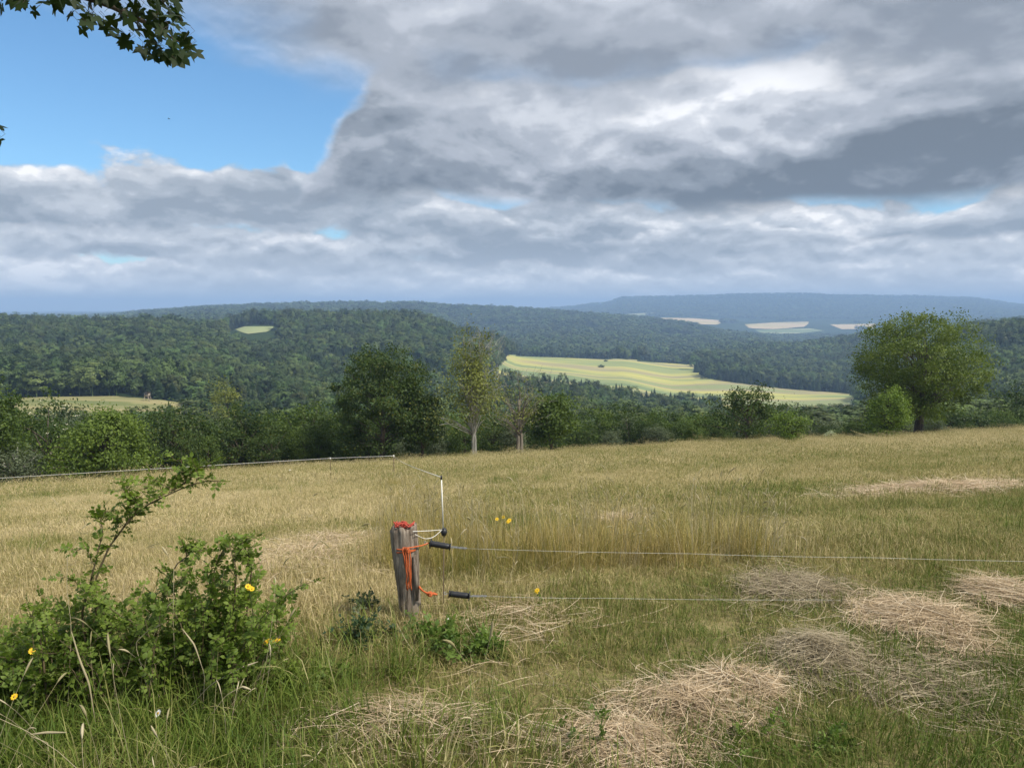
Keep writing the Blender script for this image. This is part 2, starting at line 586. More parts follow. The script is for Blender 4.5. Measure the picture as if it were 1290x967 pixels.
M_bark = barkmat('bark', (0.045, 0.035, 0.026), (0.12, 0.10, 0.08))
M_pale_bark = barkmat('pale_bark', (0.20, 0.19, 0.165), (0.40, 0.385, 0.34))
M_leaf_dark = leafmat('leaf_dark', (0.017, 0.036, 0.009), (0.086, 0.131, 0.027), yellow=(0.10, 0.11, 0.02))
M_leaf_mid = leafmat('leaf_mid', (0.028, 0.059, 0.013), (0.126, 0.176, 0.031), patch=0.3)
M_leaf_light = leafmat('leaf_light', (0.042, 0.080, 0.015), (0.163, 0.224, 0.036), patch=0.35, pscale=0.8)
M_leaf_bright = leafmat('leaf_bright', (0.050, 0.095, 0.016), (0.185, 0.260, 0.040), patch=0.35, pscale=0.8)
M_leaf_olive = leafmat('leaf_olive', (0.084, 0.105, 0.030), (0.262, 0.282, 0.073), patch=0.3)
M_leaf_grey = leafmat('leaf_grey', (0.041, 0.063, 0.035), (0.152, 0.180, 0.097), patch=0.3)
M_leaf_pale = leafmat('leaf_pale', (0.217, 0.264, 0.171), (0.558, 0.589, 0.419), patch=0.3, pscale=2)
M_blossom = plain('blossom', (0.62, 0.60, 0.44), 0.7, 0.2)
M_forest = leafmat('forest_leaf', (0.027, 0.051, 0.016), (0.126, 0.173, 0.042), patch=0.22, trans=0.12, pscale=0.02, per_object=0.5)
M_spruce = leafmat('spruce_needle', (0.014, 0.029, 0.012), (0.053, 0.087, 0.028), patch=0.2, trans=0.08, pscale=0.03, per_object=0.3)

GRASS = [(0.0, (0.095, 0.145, 0.022)), (0.25, (0.165, 0.195, 0.040)), (0.5, (0.27, 0.245, 0.085)), (0.75, (0.44, 0.36, 0.16)), (1.0, (0.60, 0.50, 0.28))]
M_turf = grassmat('turf', GRASS)
M_gold = grassmat('tall_grass', [(0.0, (0.13, 0.16, 0.03)), (0.3, (0.27, 0.24, 0.06)), (0.6, (0.44, 0.34, 0.115)), (1.0, (0.60, 0.48, 0.23))])
M_green = grassmat('green_grass', [(0.0, (0.075, 0.13, 0.018)), (0.5, (0.16, 0.21, 0.035)), (0.75, (0.29, 0.28, 0.09)), (1.0, (0.52, 0.45, 0.24))])
M_seed = grassmat('seed_stalk', [(0.0, (0.30, 0.27, 0.13)), (0.5, (0.48, 0.41, 0.24)), (1.0, (0.66, 0.58, 0.40))], rnd=1.0, fixed=0.5)
M_hay = grassmat('hay', [(0.0, (0.26, 0.19, 0.105)), (0.35, (0.46, 0.345, 0.21)), (0.7, (0.60, 0.47, 0.31)), (1.0, (0.70, 0.59, 0.42))], rnd=1.0, trans=0.2, fixed=0.55)
M_hay_old = grassmat('old_hay', [(0.0, (0.16, 0.125, 0.075)), (0.4, (0.29, 0.235, 0.145)), (0.75, (0.41, 0.34, 0.22)), (1.0, (0.52, 0.44, 0.30))], rnd=1.0, trans=0.2, fixed=0.55)


def ground_mat():
    m, T = newmat('pasture_soil')
    g = T.n('ShaderNodeNewGeometry')
    P = g.outputs['Position']
    n = T.noise(P, 0.35, 6, 0.65)
    n2 = T.noise(P, 9.0, 6, 0.7)
    c = T.ramp(T.m('ADD', T.m('MULTIPLY', n, 0.6), T.m('MULTIPLY', n2, 0.4)),
               [(0.3, (0.12, 0.10, 0.048)), (0.5, (0.22, 0.185, 0.085)), (0.68, (0.34, 0.28, 0.15))])
    finish(T, principled(T, c, 0.95, 0.1, bump(T, n2, 0.5, 0.03)))
    return m


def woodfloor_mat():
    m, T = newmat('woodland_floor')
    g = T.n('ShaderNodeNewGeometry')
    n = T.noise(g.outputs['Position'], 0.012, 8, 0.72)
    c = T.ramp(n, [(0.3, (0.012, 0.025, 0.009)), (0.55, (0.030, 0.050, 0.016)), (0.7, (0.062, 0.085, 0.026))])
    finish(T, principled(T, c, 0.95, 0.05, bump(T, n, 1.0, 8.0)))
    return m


M_ground, M_floor = ground_mat(), woodfloor_mat()


def fieldmat(name, cols, direction, scale, rows=0.0):
    """crop land: long bands along one bearing"""
    m, T = newmat(name)
    g = T.n('ShaderNodeNewGeometry')
    rot = T.n('ShaderNodeVectorRotate', rotation_type='Z_AXIS')
    T.put(rot.inputs['Vector'], g.outputs['Position'])
    rot.inputs['Angle'].default_value = direction
    st = T.vm('MULTIPLY', rot.outputs[0], (0.18, 1.0, 0.0))
    n = T.noise(st, scale, 3, 0.5)
    fine = T.noise(T.vm('MULTIPLY', rot.outputs[0], (0.05, 1.0, 0.0)), 0.12, 4, 0.6)
    f = T.m('ADD', T.m('MULTIPLY', n, 0.88), T.m('MULTIPLY', fine, 0.12))
    finish(T, principled(T, T.ramp(f, cols), 0.95, 0.05))
    return m


# ---------------------------------------------------------------- ground sheet
def build_ground():
    az = np.concatenate([np.linspace(-180, -58, 26)[:-1], np.linspace(-58, 58, 465), np.linspace(58, 180, 26)[1:-1]])
    az = np.radians(az)
    rr = np.concatenate([np.linspace(0.35, 12, 34)[:-1], np.geomspace(12, 130, 70)[:-1], np.geomspace(130, 16000, 190)])
    A, RR = np.meshgrid(az, rr)
    X, Y = np.sin(A) * RR, np.cos(A) * RR
    Z = terrain(X, Y)
    V = np.stack([X, Y, Z], -1).reshape(-1, 3)
    na, nr = len(az), len(rr)
    i, k = np.meshgrid(np.arange(nr - 1), np.arange(na), indexing='ij')
    k2 = (k + 1) % na
    Q = np.stack([i * na + k, i * na + k2, (i + 1) * na + k2, (i + 1) * na + k], -1).reshape(-1, 4)
    mb = MB()
    mb.add(np.vstack([V, [[0, 0, tz1(0, 0.01)]]]), Q[:, ::-1], [(len(V), b, (b + 1) % na) for b in range(na)])
    o = mb.build('ground', M_ground, None, True)
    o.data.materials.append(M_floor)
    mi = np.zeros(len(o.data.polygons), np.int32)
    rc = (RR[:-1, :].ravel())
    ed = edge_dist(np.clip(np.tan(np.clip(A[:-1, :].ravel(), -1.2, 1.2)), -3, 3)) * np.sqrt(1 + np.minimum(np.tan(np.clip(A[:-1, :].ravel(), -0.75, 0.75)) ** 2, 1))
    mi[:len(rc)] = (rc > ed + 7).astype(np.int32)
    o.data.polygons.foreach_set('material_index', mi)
    tag(o, 'straw coloured grazed pasture sloping down towards wooded valleys and hills', 'ground', kind='structure')


build_ground()

# fields: outline in photo pixels, depth range
FIELDS = []


def field(name, label, outline, y0, y1, mat, step=9, lift=0.5):
    FIELDS.append((outline, y0, y1))
    px = [p[0] for p in outline]
    poly = [(p[0], p[1]) for p in outline]
    xs = np.arange(min(px), max(px) + step, step, dtype=float)
    xs = np.clip(xs, min(px), max(px) - 0.01)
    rows = 26
    V, ok = [], []
    for x in xs:
        ys = []
        for (ax, ay), (bx, by) in zip(poly, poly[1:] + poly[:1]):
            if (ax <= x < bx) or (bx <= x < ax):
                ys.append(ay + (by - ay) * (x - ax) / (bx - ax))
        lo, hi = (max(ys), min(ys)) if len(ys) >= 2 else (poly[0][1], poly[0][1])
        for t in np.linspace(0, 1, rows):
            gx, gy = hit(x, lo + (hi - lo) * t, y0, y1, 400)
            V.append((gx, gy, tz1(gx, gy) + lift))
    n = len(xs)
    Q = [(i * rows + j, (i + 1) * rows + j, (i + 1) * rows + j + 1, i * rows + j + 1) for i in range(n - 1) for j in range(rows - 1)]
    o = MB().add(V, Q).build(name, mat, None, True)
    return tag(o, label, 'field', kind='structure')


M_field_sun = fieldmat('ripe_crop_sunlight', [(0.38, (0.17, 0.215, 0.10)), (0.455, (0.25, 0.28, 0.12)), (0.505, (0.43, 0.40, 0.125)), (0.55, (0.31, 0.265, 0.155)), (0.60, (0.24, 0.265, 0.12))], R(10), 0.009)  # ripe crop bands, with the patch of sunlight put into their lighter colours
M_field_tan = fieldmat('stubble', [(0.35, (0.34, 0.30, 0.15)), (0.55, (0.50, 0.42, 0.23)), (0.7, (0.56, 0.46, 0.27))], R(10), 0.01)
M_field_meadow = fieldmat('meadow', [(0.38, (0.14, 0.16, 0.06)), (0.5, (0.215, 0.21, 0.09)), (0.62, (0.28, 0.245, 0.12))], R(5), 0.05)
M_field_far = fieldmat('far_crop', [(0.36, (0.38, 0.36, 0.16)), (0.5, (0.52, 0.40, 0.22)), (0.64, (0.56, 0.42, 0.27))], R(3), 0.004)
M_field_green = fieldmat('far_grass', [(0.36, (0.15, 0.20, 0.09)), (0.5, (0.26, 0.29, 0.14)), (0.64, (0.33, 0.33, 0.18))], R(3), 0.004)

field('field', 'broad sunlit yellow green crop field sloping in the valley below the dark ridge',
      [(622, 470), (640, 447), (700, 449), (780, 452), (850, 456), (882, 459), (872, 468), (890, 477), (930, 483), (985, 490), (1040, 494), (1078, 497), (1078, 515), (1000, 520), (900, 520), (800, 508), (700, 492), (622, 484)], 560, 1480, M_field_sun)
field('field', 'small dry meadow framed by forest with a raised hide at its edge',
      [(0, 503), (60, 501), (150, 500), (205, 505), (246, 510), (246, 540), (120, 556), (0, 560)], 210, 430, M_field_meadow)
field('field', 'tiny pale field on the crest between two wooded hills',
      [(288, 411.5), (346, 411.5), (338, 418), (312, 421), (302, 418)], 900, 1170, M_field_green, 4)
field('field', 'long pale green field in front of the flat topped hill',
      [(744, 397), (790, 396), (834, 393), (800, 400), (748, 400.5)], 3600, 7000, M_field_green, 5, 2)
field('field', 'narrow tan stubble field above the dark wooded ridge',
      [(832, 400.5), (870, 401), (911, 404), (905, 409.5), (860, 408), (834, 405.5)], 3500, 7000, M_field_far, 5, 2)
field('field', 'yellow and tan field strip at the foot of the flat topped hill',
      [(938, 409), (975, 406.5), (1019, 405.5), (1017, 411.5), (975, 415), (944, 414)], 3300, 7000, M_field_far, 5, 2)
field('field', 'grey green field strip lower in the far valley',
      [(950, 416), (1020, 414), (1040, 417), (1000, 421), (960, 420)], 3300, 6000, M_field_green, 5, 2)
field('field', 'pinkish tan field strip beyond the wooded spur',
      [(1045, 409), (1105, 408), (1104, 414.5), (1060, 415)], 3300, 7000, M_field_far, 5, 2)
field('field', 'pale strip of field in the gap below the far hill and beside the broad tree',
      [(1190, 406), (1250, 404.5), (1246, 408), (1195, 409)], 3300, 8000, M_field_green, 5, 2)
field('field', 'narrow green meadow in the valley between the crop field and the dark ridge',
      [(800, 447.5), (896, 445.5), (896, 450), (830, 452)], 1420, 2600, M_field_green, 5, 1)


def in_fields(px, py, Y):
    bad = np.zeros(len(px), bool)
    for poly, y0, y1 in FIELDS:
        ins = np.zeros(len(px), bool)
        for (ax, ay), (bx, by) in zip(poly, poly[1:] + poly[:1]):
            if ax == bx:
                continue
            c = ((px >= min(ax, bx)) & (px < max(ax, bx))) & (py < ay + (by - ay) * (px - ax) / (bx - ax))
            ins ^= c
        bad |= ins & (Y > y0 * 0.97) & (Y < y1 * 1.03)
    return bad


# ---------------------------------------------------------------- instancing of uncountable stuff
def scatter_group():
    ng = bpy.data.node_groups.new('scatter', 'GeometryNodeTree')
    ng.interface.new_socket('Geometry', in_out='INPUT', socket_type='NodeSocketGeometry')
    ng.interface.new_socket('Kinds', in_out='INPUT', socket_type='NodeSocketCollection')
    ng.interface.new_socket('Geometry', in_out='OUTPUT', socket_type='NodeSocketGeometry')
    gi, go = ng.nodes.new('NodeGroupInput'), ng.nodes.new('NodeGroupOutput')
    ci = ng.nodes.new('GeometryNodeCollectionInfo')
    ci.inputs['Separate Children'].default_value = True
    ci.inputs['Reset Children'].default_value = True
    ip = ng.nodes.new('GeometryNodeInstanceOnPoints')
    ip.inputs['Pick Instance'].default_value = True

    def attr(nm, typ):
        a = ng.nodes.new('GeometryNodeInputNamedAttribute')
        a.data_type = typ
        a.inputs['Name'].default_value = nm
        return a.outputs['Attribute']
    er = ng.nodes.new('FunctionNodeEulerToRotation')
    L = ng.links.new
    L(gi.outputs['Kinds'], ci.inputs['Collection'])
    L(gi.outputs['Geometry'], ip.inputs['Points'])
    L(ci.outputs[0], ip.inputs['Instance'])
    L(attr('pick', 'INT'), ip.inputs['Instance Index'])
    L(attr('turn', 'FLOAT_VECTOR'), er.inputs[0])
    L(er.outputs[0], ip.inputs['Rotation'])
    L(attr('size', 'FLOAT_VECTOR'), ip.inputs['Scale'])
    L(ip.outputs[0], go.inputs[0])
    return ng


NG = scatter_group()


def kinds(name, meshes):
    c = bpy.data.collections.new(name)
    for i, me in enumerate(meshes):
        o = bpy.data.objects.new('%s_%02d' % (name, i), me)
        c.objects.link(o)
    return c


def scatter(name, coll, P, pick, turn, size, dry, label, cat):
    me = bpy.data.meshes.new(name)
    n = len(P)
    me.vertices.add(n)
    me.vertices.foreach_set('co', np.asarray(P, float).ravel())
    a = me.attributes.new('pick', 'INT', 'POINT')
    a.data.foreach_set('value', np.asarray(pick, np.int32))
    for nm, v in (('turn', turn), ('size', size)):
        a = me.attributes.new(nm, 'FLOAT_VECTOR', 'POINT')
        a.data.foreach_set('vector', np.asarray(v, np.float32).ravel())
    if dry is not None:
        a = me.attributes.new('dry', 'FLOAT', 'POINT')
        a.data.foreach_set('value', np.asarray(dry, np.float32))
    o = bpy.data.objects.new(name, me)
    COL.objects.link(o)
    md = o.modifiers.new('scatter', 'NODES')
    md.node_group = NG
    md[[s.identifier for s in NG.interface.items_tree if s.name == 'Kinds'][0]] = coll
    return tag(o, label, cat, kind='stuff')


# ---------------------------------------------------------------- trees
def crown_points(rng, n, H, W, base, lump=0.28, inner=0.5, low=0.35, shape=1.0, wob=None):
    """clump centres spread through a lumpy crown from height base to H"""
    d = unit(rng.normal(size=(n * 3, 3)))
    keep = (d[:, 2] > -0.75) | (rng.random(n * 3) < low)
    d = d[keep][:n]
    k = rng.normal(size=(7, 3)) * 2.2
    ph = rng.random(7) * 6.28
    mod = 1 + lump * np.sin(d @ k.T + ph).mean(1) * 1.9
    rad = (inner + (1 - inner) * rng.random(len(d)) ** 0.6) * mod
    c = np.empty_like(d)
    hz = (H - base) / 2
    dz = np.abs(d[:, 2])
    full = np.minimum((1 - dz ** 2.3) ** (1 / 2.3) / np.sqrt(np.maximum(1 - dz ** 2, 1e-3)), 1.9)
    c[:, 2] = base + hz + d[:, 2] * rad * hz
    t = np.clip((c[:, 2] - base) / (H - base), 0, 1)
    wid = 1.0 if shape == 1.0 else np.where(t > 0.4, 1 - (t - 0.4) / 0.6 * (1 - shape), 1)
    c[:, 0] = d[:, 0] * rad * full * W / 2 * wid
    c[:, 1] = d[:, 1] * rad * full * W / 2 * wid
    return c, d


def tree_meshes(seed, H, W, base, n_clump, per, leaf, sigma, lump=0.28, inner=0.5, trunk_r=None, branch=0.35, shape=1.0,
                low=0.35, stems=1, flat=0.7, branch_r=0.05, aspect=0.62):
    rng = np.random.default_rng(seed)
    c, d = crown_points(rng, n_clump, H, W, base, lump, inner, low, shape)
    ctr = np.array([0, 0, base + (H - base) * 0.45])
    L = np.repeat(c, per, 0)
    sg = np.repeat(sigma * (0.6 + 0.8 * rng.random(len(c))), per)
    L = L + rng.normal(size=L.shape) * sg[:, None] * np.array([1, 1, flat])
    L[:, 2] = np.maximum(L[:, 2], 0.12)
    crown = MB()
    leaf_cards(crown, L, unit(L - ctr), leaf, rng, aspect)
    wood = MB()
    tr = trunk_r or H * 0.022
    for s in range(stems):
        ln = rng.normal(size=2) * (0.03 * H if stems == 1 else 0.07 * W)
        top = base + (H - base) * 0.62
        t = np.linspace(0, 1, 9)
        off = (0 if stems == 1 else tr * 1.2)
        a = s * 2.4 + 0.5
        pts = np.stack([ln[0] * t ** 1.4 + off * math.cos(a) + rng.normal(size=9) * 0.012 * H * t, ln[1] * t ** 1.4 + off * math.sin(a) + rng.normal(size=9) * 0.012 * H * t, -0.3 + (top + 0.3) * t], 1)
        wood.tube(pts, tr * (1.25 - t) ** 0.8 + tr * 0.35 * np.exp(-t * 14) + 0.01, 8)
        for j in rng.permutation(len(c))[:int(len(c) * branch / stems)]:
            q = c[j]
            h0 = max(min(q[2] * (0.35 + 0.35 * rng.random()), top * 0.98), base * 0.55)
            ts = np.linspace(0, 1, 6)[:, None]
            p0 = np.array([np.interp(h0, pts[:, 2], pts[:, 0]), np.interp(h0, pts[:, 2], pts[:, 1]), h0])
            mid = (p0 + q) / 2 + np.array([0, 0, 0.06 * H]) + rng.normal(size=3) * 0.03 * H
            bz = (1 - ts) ** 2 * p0 + 2 * ts * (1 - ts) * mid + ts ** 2 * q
            wood.tube(bz, branch_r * (1.1 - ts[:, 0]) + 0.008, 5, False)
    return wood, crown


def plant_tree(name, seed, px, Y, py_top, w_px, label, cat='tree', mat=None, base=0.18, n_clump=90, per=80, leaf=0.24, sigma=None, bark=None,
               group=None, sink=0.0, parts=('trunk', 'crown'), rz=None, **kw):
    a, _ = ray(px, 540)
    x = a * Y
    zg = tz1(x, Y) - sink
    H = at(px, py_top, Y).z - zg
    W = w_px / FPX * Y
    t = thing(name, (x, Y, zg), label, cat, group, rz if rz is not None else seed * 1.7)
    w, c = tree_meshes(seed, H * 0.97, W * 0.93, H * base, n_clump, per, leaf, sigma or W * 0.075, **kw)
    w.build(parts[0], bark or M_bark, t, True)
    c.build(parts[1], mat or M_leaf_mid, t)
    return t, H, W


def copy_tree(src, loc, rz, scl, label=None, group=None):
    r = src.copy()
    COL.objects.link(r)
    r.location, r.rotation_euler, r.scale = loc, (0, 0, rz), scl
    if label:
        r['label'] = label
    if group:
        r['group'] = group
    for ch in list(src.children):
        c = ch.copy()
        COL.objects.link(c)
        c.parent = r
    return r


# ---------------------------------------------------------------- forests on the hills (masses nobody could count)
def spruce_mesh(seed, H, W, tiers, fans):
    rng = np.random.default_rng(seed)
    mb = MB()
    mb.tube([(0, 0, 0), (0, 0, H * 0.97)], [W * 0.035, 0.03], 5)
    V, T = [], []
    for i in range(tiers):
        t = i / (tiers - 1)
        z = H * (0.08 + 0.9 * t)
        r = W / 2 * (1 - t) ** 0.85 + 0.18
        for k in range(fans):
            an = rng.random() * 6.28
            rr = r * (0.7 + 0.5 * rng.random())
            d = np.array([math.cos(an), math.sin(an), 0])
            s = np.array([-d[1], d[0], 0]) * rr * (0.30 + 0.15 * rng.random())
            z0 = z + rng.normal() * H * 0.015
            b = len(V)
            V += [np.array([0, 0, z0 + rr * 0.18]), d * rr * 0.62 + s + [0, 0, z0 - rr * 0.20], d * rr + [0, 0, z0 - rr * 0.30 + rng.normal() * 0.1], d * rr * 0.62 - s + [0, 0, z0 - rr * 0.20]]
            T += [(b, b + 1, b + 2), (b, b + 2, b + 3)]
    mb.add(np.array(V), None, T)
    return mb.mesh('spruce', M_spruce)


def forest_mesh(seed, H, W, n_clump, per, leaf, sigma):
    rng = np.random.default_rng(seed)
    c, d = crown_points(rng, n_clump, H, W, H * 0.22, 0.3, 0.62, 0.2)
    L = np.repeat(c, per, 0) + rng.normal(size=(len(c) * per, 3)) * sigma * np.array([1, 1, 0.75])
    mb = MB()
    leaf_cards(mb, L, unit(L - np.array([0, 0, H * 0.5])), leaf, rng, 0.8, 0.35, 0.26, 0.05, 1.3)
    mb.tube([(0, 0, -1), (0, 0, H * 0.6)], [0.35, 0.2], 5, False)
    return mb.mesh('woodland_tree', M_forest)


LOD0 = kinds('wood_near', [forest_mesh(100 + i, 16.5, 9.6 + 1.3 * (i % 3), 55, 42, 0.80, 0.70) for i in range(5)] + [spruce_mesh(40 + i, 18, 7.4, 24, 17) for i in range(2)])
LOD1 = kinds('wood_far', [forest_mesh(200 + i, 16.5, 9.8 + 1.3 * (i % 2), 26, 14, 1.9, 0.85) for i in range(4)] + [spruce_mesh(60 + i, 19, 6.4, 13, 9) for i in range(2)])


def forest(name, y0, y1, gap, grow, coll, nd, ns, label, seed, hscale=1.0):
    rng = np.random.default_rng(seed)
    P = []
    Y = y0
    while Y < y1:
        s = max(gap, Y * grow)
        x0, x1 = ray(-60, 480)[0] * Y - 25, ray(1350, 480)[0] * Y + 25
        xs = np.arange(x0, x1, s)
        xs = xs + rng.uniform(-0.42, 0.42, len(xs)) * s
        ys = Y + rng.uniform(-0.42, 0.42, len(xs)) * s
        P.append(np.stack([xs, ys, np.full(len(xs), s)], 1))
        Y += s * 0.92
    P = np.vstack(P)
    x, y, s = P.T
    z = terrain(x, y)
    px, py = proj(x, y, z)
    keep = ~in_fields(px, py, y)
    keep &= y > edge_dist(x / y) + 30
    keep &= ~((px > 284) & (px < 350) & (y > 892) & (y < 1178))        # open slope below the small field
    keep &= ~((px > 905) & (px < 1082) & (y > 545) & (y < 820))        # meadow below the crop field
    # open farmland in the far valley: only scattered hedges and copses
    farm = (y > 3700) & (y < 5800) & (px > 690)
    keep &= ~farm | (fbm(x / 330, y / 330, 3) > 0.56)
    # only slopes that could be seen from about here
    t = np.arctan2(x, y)
    bins = ((t + 1.0) / 0.004).astype(int)
    order = np.argsort(y)
    best = np.full(600, -9.0)
    vis = np.zeros(len(x), bool)
    for i in order:
        b = bins[i]
        e_top = (z[i] + 17 - EYE) / y[i]
        vis[i] = (z[i] + 17 + max(10, 0.012 * y[i]) - EYE) / y[i] > best[b]
        if keep[i]:
            e = (z[i] + 9 - EYE) / y[i]
            if e > best[b]:
                best[b] = e
    keep &= vis
    x, y, z, s, px = x[keep], y[keep], z[keep], s[keep], px[keep]
    n = len(x)
    spr = (fbm(x / 140, y / 140, 3) > 0.60) | ((y > 400) & (y < 560) & (px > 600) & (px < 905))
    spr &= rng.random(n) < 0.85
    pick = np.where(spr, nd + rng.integers(0, ns, n), rng.integers(0, nd, n))
    k = np.clip(s / 9.0, 0.8, 3.2) * rng.uniform(0.70, 1.2, n)
    kz = np.clip(s / 9.0, 0.85, 1.45) * rng.uniform(0.65, 1.2, n) * hscale
    k, kz = k * np.where(spr, 1.12, 1), kz * np.where(spr, 0.80, 1)
    kz = kz * np.where(y < 330, np.clip(y / 330, 0.5, 1), 1)
    size = np.stack([k, k, kz], 1)
    turn = np.stack([np.zeros(n), np.zeros(n), rng.random(n) * 6.28], 1)
    scatter(name, coll, np.stack([x, y, z - 0.5], 1), pick, turn, size, None, label, 'forest')


forest('forest', 100, 640, 8.8, 0.0, LOD0, 5, 2, 'mixed green woodland filling the slope behind the pasture edge', 1)
forest('forest', 640, 1500, 10.0, 0.0108, LOD0, 5, 2, 'dense dark green forest covering the near hills', 2)
forest('forest', 1500, 4600, 14.0, 0.0085, LOD1, 4, 2, 'bluish forest covering the long ridge and far valley sides', 3)
forest('forest', 4600, 8600, 30.0, 0.0068, LOD1, 4, 2, 'hazy blue forest on the flat topped hill at the horizon', 4)


# ---------------------------------------------------------------- trees that can be told apart
plant_tree('maple_tree', 3, 481, 67, 429, 142, 'dense round dark green tree on a short trunk at the corner of the pasture', base=0.08, n_clump=230, per=115, leaf=0.20, sigma=0.42,
           mat=M_leaf_dark, lump=0.2, inner=0.45, branch=0.2, low=0.9)
plant_tree('field_tree', 5, 532, 66, 500, 56, 'small dark green tree tucked against the round dark tree', base=0.2, n_clump=60, per=70, leaf=0.22, sigma=0.42, mat=M_leaf_dark, low=0.6)
plant_tree('ash_tree', 8, 597, 66, 414, 88, 'tall airy olive green tree with several pale stems and thin crown', base=0.17, n_clump=120, per=62, leaf=0.19, sigma=0.55,
           mat=M_leaf_olive, bark=M_pale_bark, stems=3, trunk_r=0.10, branch=0.85, lump=0.75, inner=0.25, shape=0.5, branch_r=0.045, flat=1.0)


def dead_tree():
    x = ray(655, 540)[0] * 67
    zg = tz1(x, 67)
    H = at(655, 478, 67).z - zg
    t = thing('withered_tree', (x, 67, zg), 'half dead grey brown tree with leaning trunk and bare twigs', 'tree')
    w, c = tree_meshes(12, H, 4.6, H * 0.3, 60, 16, 0.17, 0.4, 0.5, 0.3, 0.16, 0.95, 0.7, stems=2, branch_r=0.035)
    w.build('trunk', barkmat('grey_bark', (0.10, 0.085, 0.065), (0.24, 0.21, 0.17)), t, True)
    c.build('crown', M_leaf_olive, t)
    rng = np.random.default_rng(5)
    tw = MB()
    for i in range(170):
        p = np.array([rng.normal() * 1.4, rng.normal() * 1.4, H * rng.uniform(0.35, 1.08)])
        d = unit(np.array([p[0] * 0.5, p[1] * 0.5, 1.0]) + rng.normal(size=3) * 0.6) * rng.uniform(0.5, 1.5)
        tw.tube([p, p + d * 0.5 + rng.normal(size=3) * 0.08, p + d], [0.016, 0.012, 0.006], 3, False)
    tag(tw.build('twigs', M_pale_bark, t), kind='stuff')


dead_tree()


def twigs_on_ash():
    t = bpy.data.objects['ash_tree']
    rng = np.random.default_rng(9)
    tw = MB()
    for i in range(150):
        h = rng.uniform(3.5, 10.6)
        p = np.array([rng.normal() * 0.9 + 0.8, rng.normal() * 0.9, h])
        d = unit(np.array([0.3, 0, 1.0]) + rng.normal(size=3) * 0.4) * rng.uniform(0.7, 1.9)
        tw.tube([p, p + d * 0.5 + rng.normal(size=3) * 0.08, p + d], [0.022, 0.015, 0.007], 3, False)
    o = tw.build('twigs', M_pale_bark, t)
    o.rotation_euler.z = -t.rotation_euler.z
    tag(o, kind='stuff')


twigs_on_ash()
plant_tree('field_tree', 14, 695, 69, 489, 66, 'broad mid green tree beside the withered tree', base=0.12, n_clump=90, per=70, leaf=0.24, sigma=0.5, mat=M_leaf_mid, low=0.6)
plant_tree('apple_tree', 17, 941, 76, 484, 98, 'dark wide fruit tree with gaps of pale field showing through its top', base=0.10, n_clump=85, per=50, leaf=0.24, sigma=0.42, mat=M_leaf_dark,
           lump=0.45, inner=0.35, low=0.8)
plant_tree('bush', 19, 994, 62, 518, 46, 'small bright green bush standing alone in front of the dark fruit tree', 'bush', base=0.0, n_clump=70, per=55, leaf=0.14, sigma=0.24, mat=M_leaf_bright,
           lump=0.35, low=1.0, parts=('stem', 'foliage'))
plant_tree('bush', 23, 1047, 70, 543, 17, 'low pale grey green shrub between the bright bush and the broad tree', 'bush', base=0.0, n_clump=26, per=30, leaf=0.10, sigma=0.13, mat=M_leaf_pale,
           low=1.0, parts=('stem', 'foliage'))
plant_tree('lime_tree', 27, 1157, 74, 390, 172, 'large broad mid green tree with round spreading crown on the right of the pasture', base=0.13, n_clump=400, per=105, leaf=0.19, sigma=0.45,
           mat=leafmat('leaf_lime', (0.043, 0.078, 0.014), (0.164, 0.210, 0.036), patch=0.3), lump=0.16, inner=0.4, branch=0.25, low=1.0, trunk_r=0.36)
plant_tree('bush', 31, 1118, 68, 486, 62, 'upright bright green young bush in front of the broad tree', 'bush', base=0.0, n_clump=100, per=65, leaf=0.17, sigma=0.34, mat=M_leaf_bright,
           lump=0.4, low=1.0, shape=0.6, parts=('stem', 'foliage'))
# left side
plant_tree('elder_bush', 33, 128, 49, 503, 112, 'large mid green bush with drooping outline at the lower pasture edge', 'bush', base=0.0, n_clump=150, per=75, leaf=0.19, sigma=0.36, mat=M_leaf_light,
           lump=0.35, low=1.0, shape=0.7, sink=0.25, parts=('stem', 'foliage'))
plant_tree('field_tree', 37, -22, 47, 462, 92, 'dark green tree with bright shoots beside the large lower bush', base=0.05, n_clump=110, per=70, leaf=0.2, sigma=0.42, mat=M_leaf_mid,
           low=1.0, shape=0.6)


def elder():
    x = ray(58, 560)[0] * 53
    zg = tz1(x, 53) - 0.2
    H = at(58, 518, 53).z - zg
    t = thing('flowering_shrub', (x, 53, zg), 'dark shrub dotted with pale cream flower heads beside the large bush', 'bush')
    w, c = tree_meshes(39, H, 4.2, 0, 70, 60, 0.18, 0.33, 0.4, 0.4, 0.05, 0.4, low=1.0)
    w.build('stem', M_bark, t, True)
    c.build('foliage', M_leaf_dark, t)
    rng = np.random.default_rng(4)
    f = MB()
    cc, d = crown_points(rng, 60, H, 4.4, 0, 0.4, 0.9, 1.0)
    for q in cc:
        L = q + rng.normal(size=(9, 3)) * np.array([0.06, 0.06, 0.02])
        leaf_cards(f, L, np.tile([0, -0.4, 1.0], (9, 1)), 0.06, rng, 0.9)
    tag(f.build('flower_heads', M_blossom, t), kind='stuff')


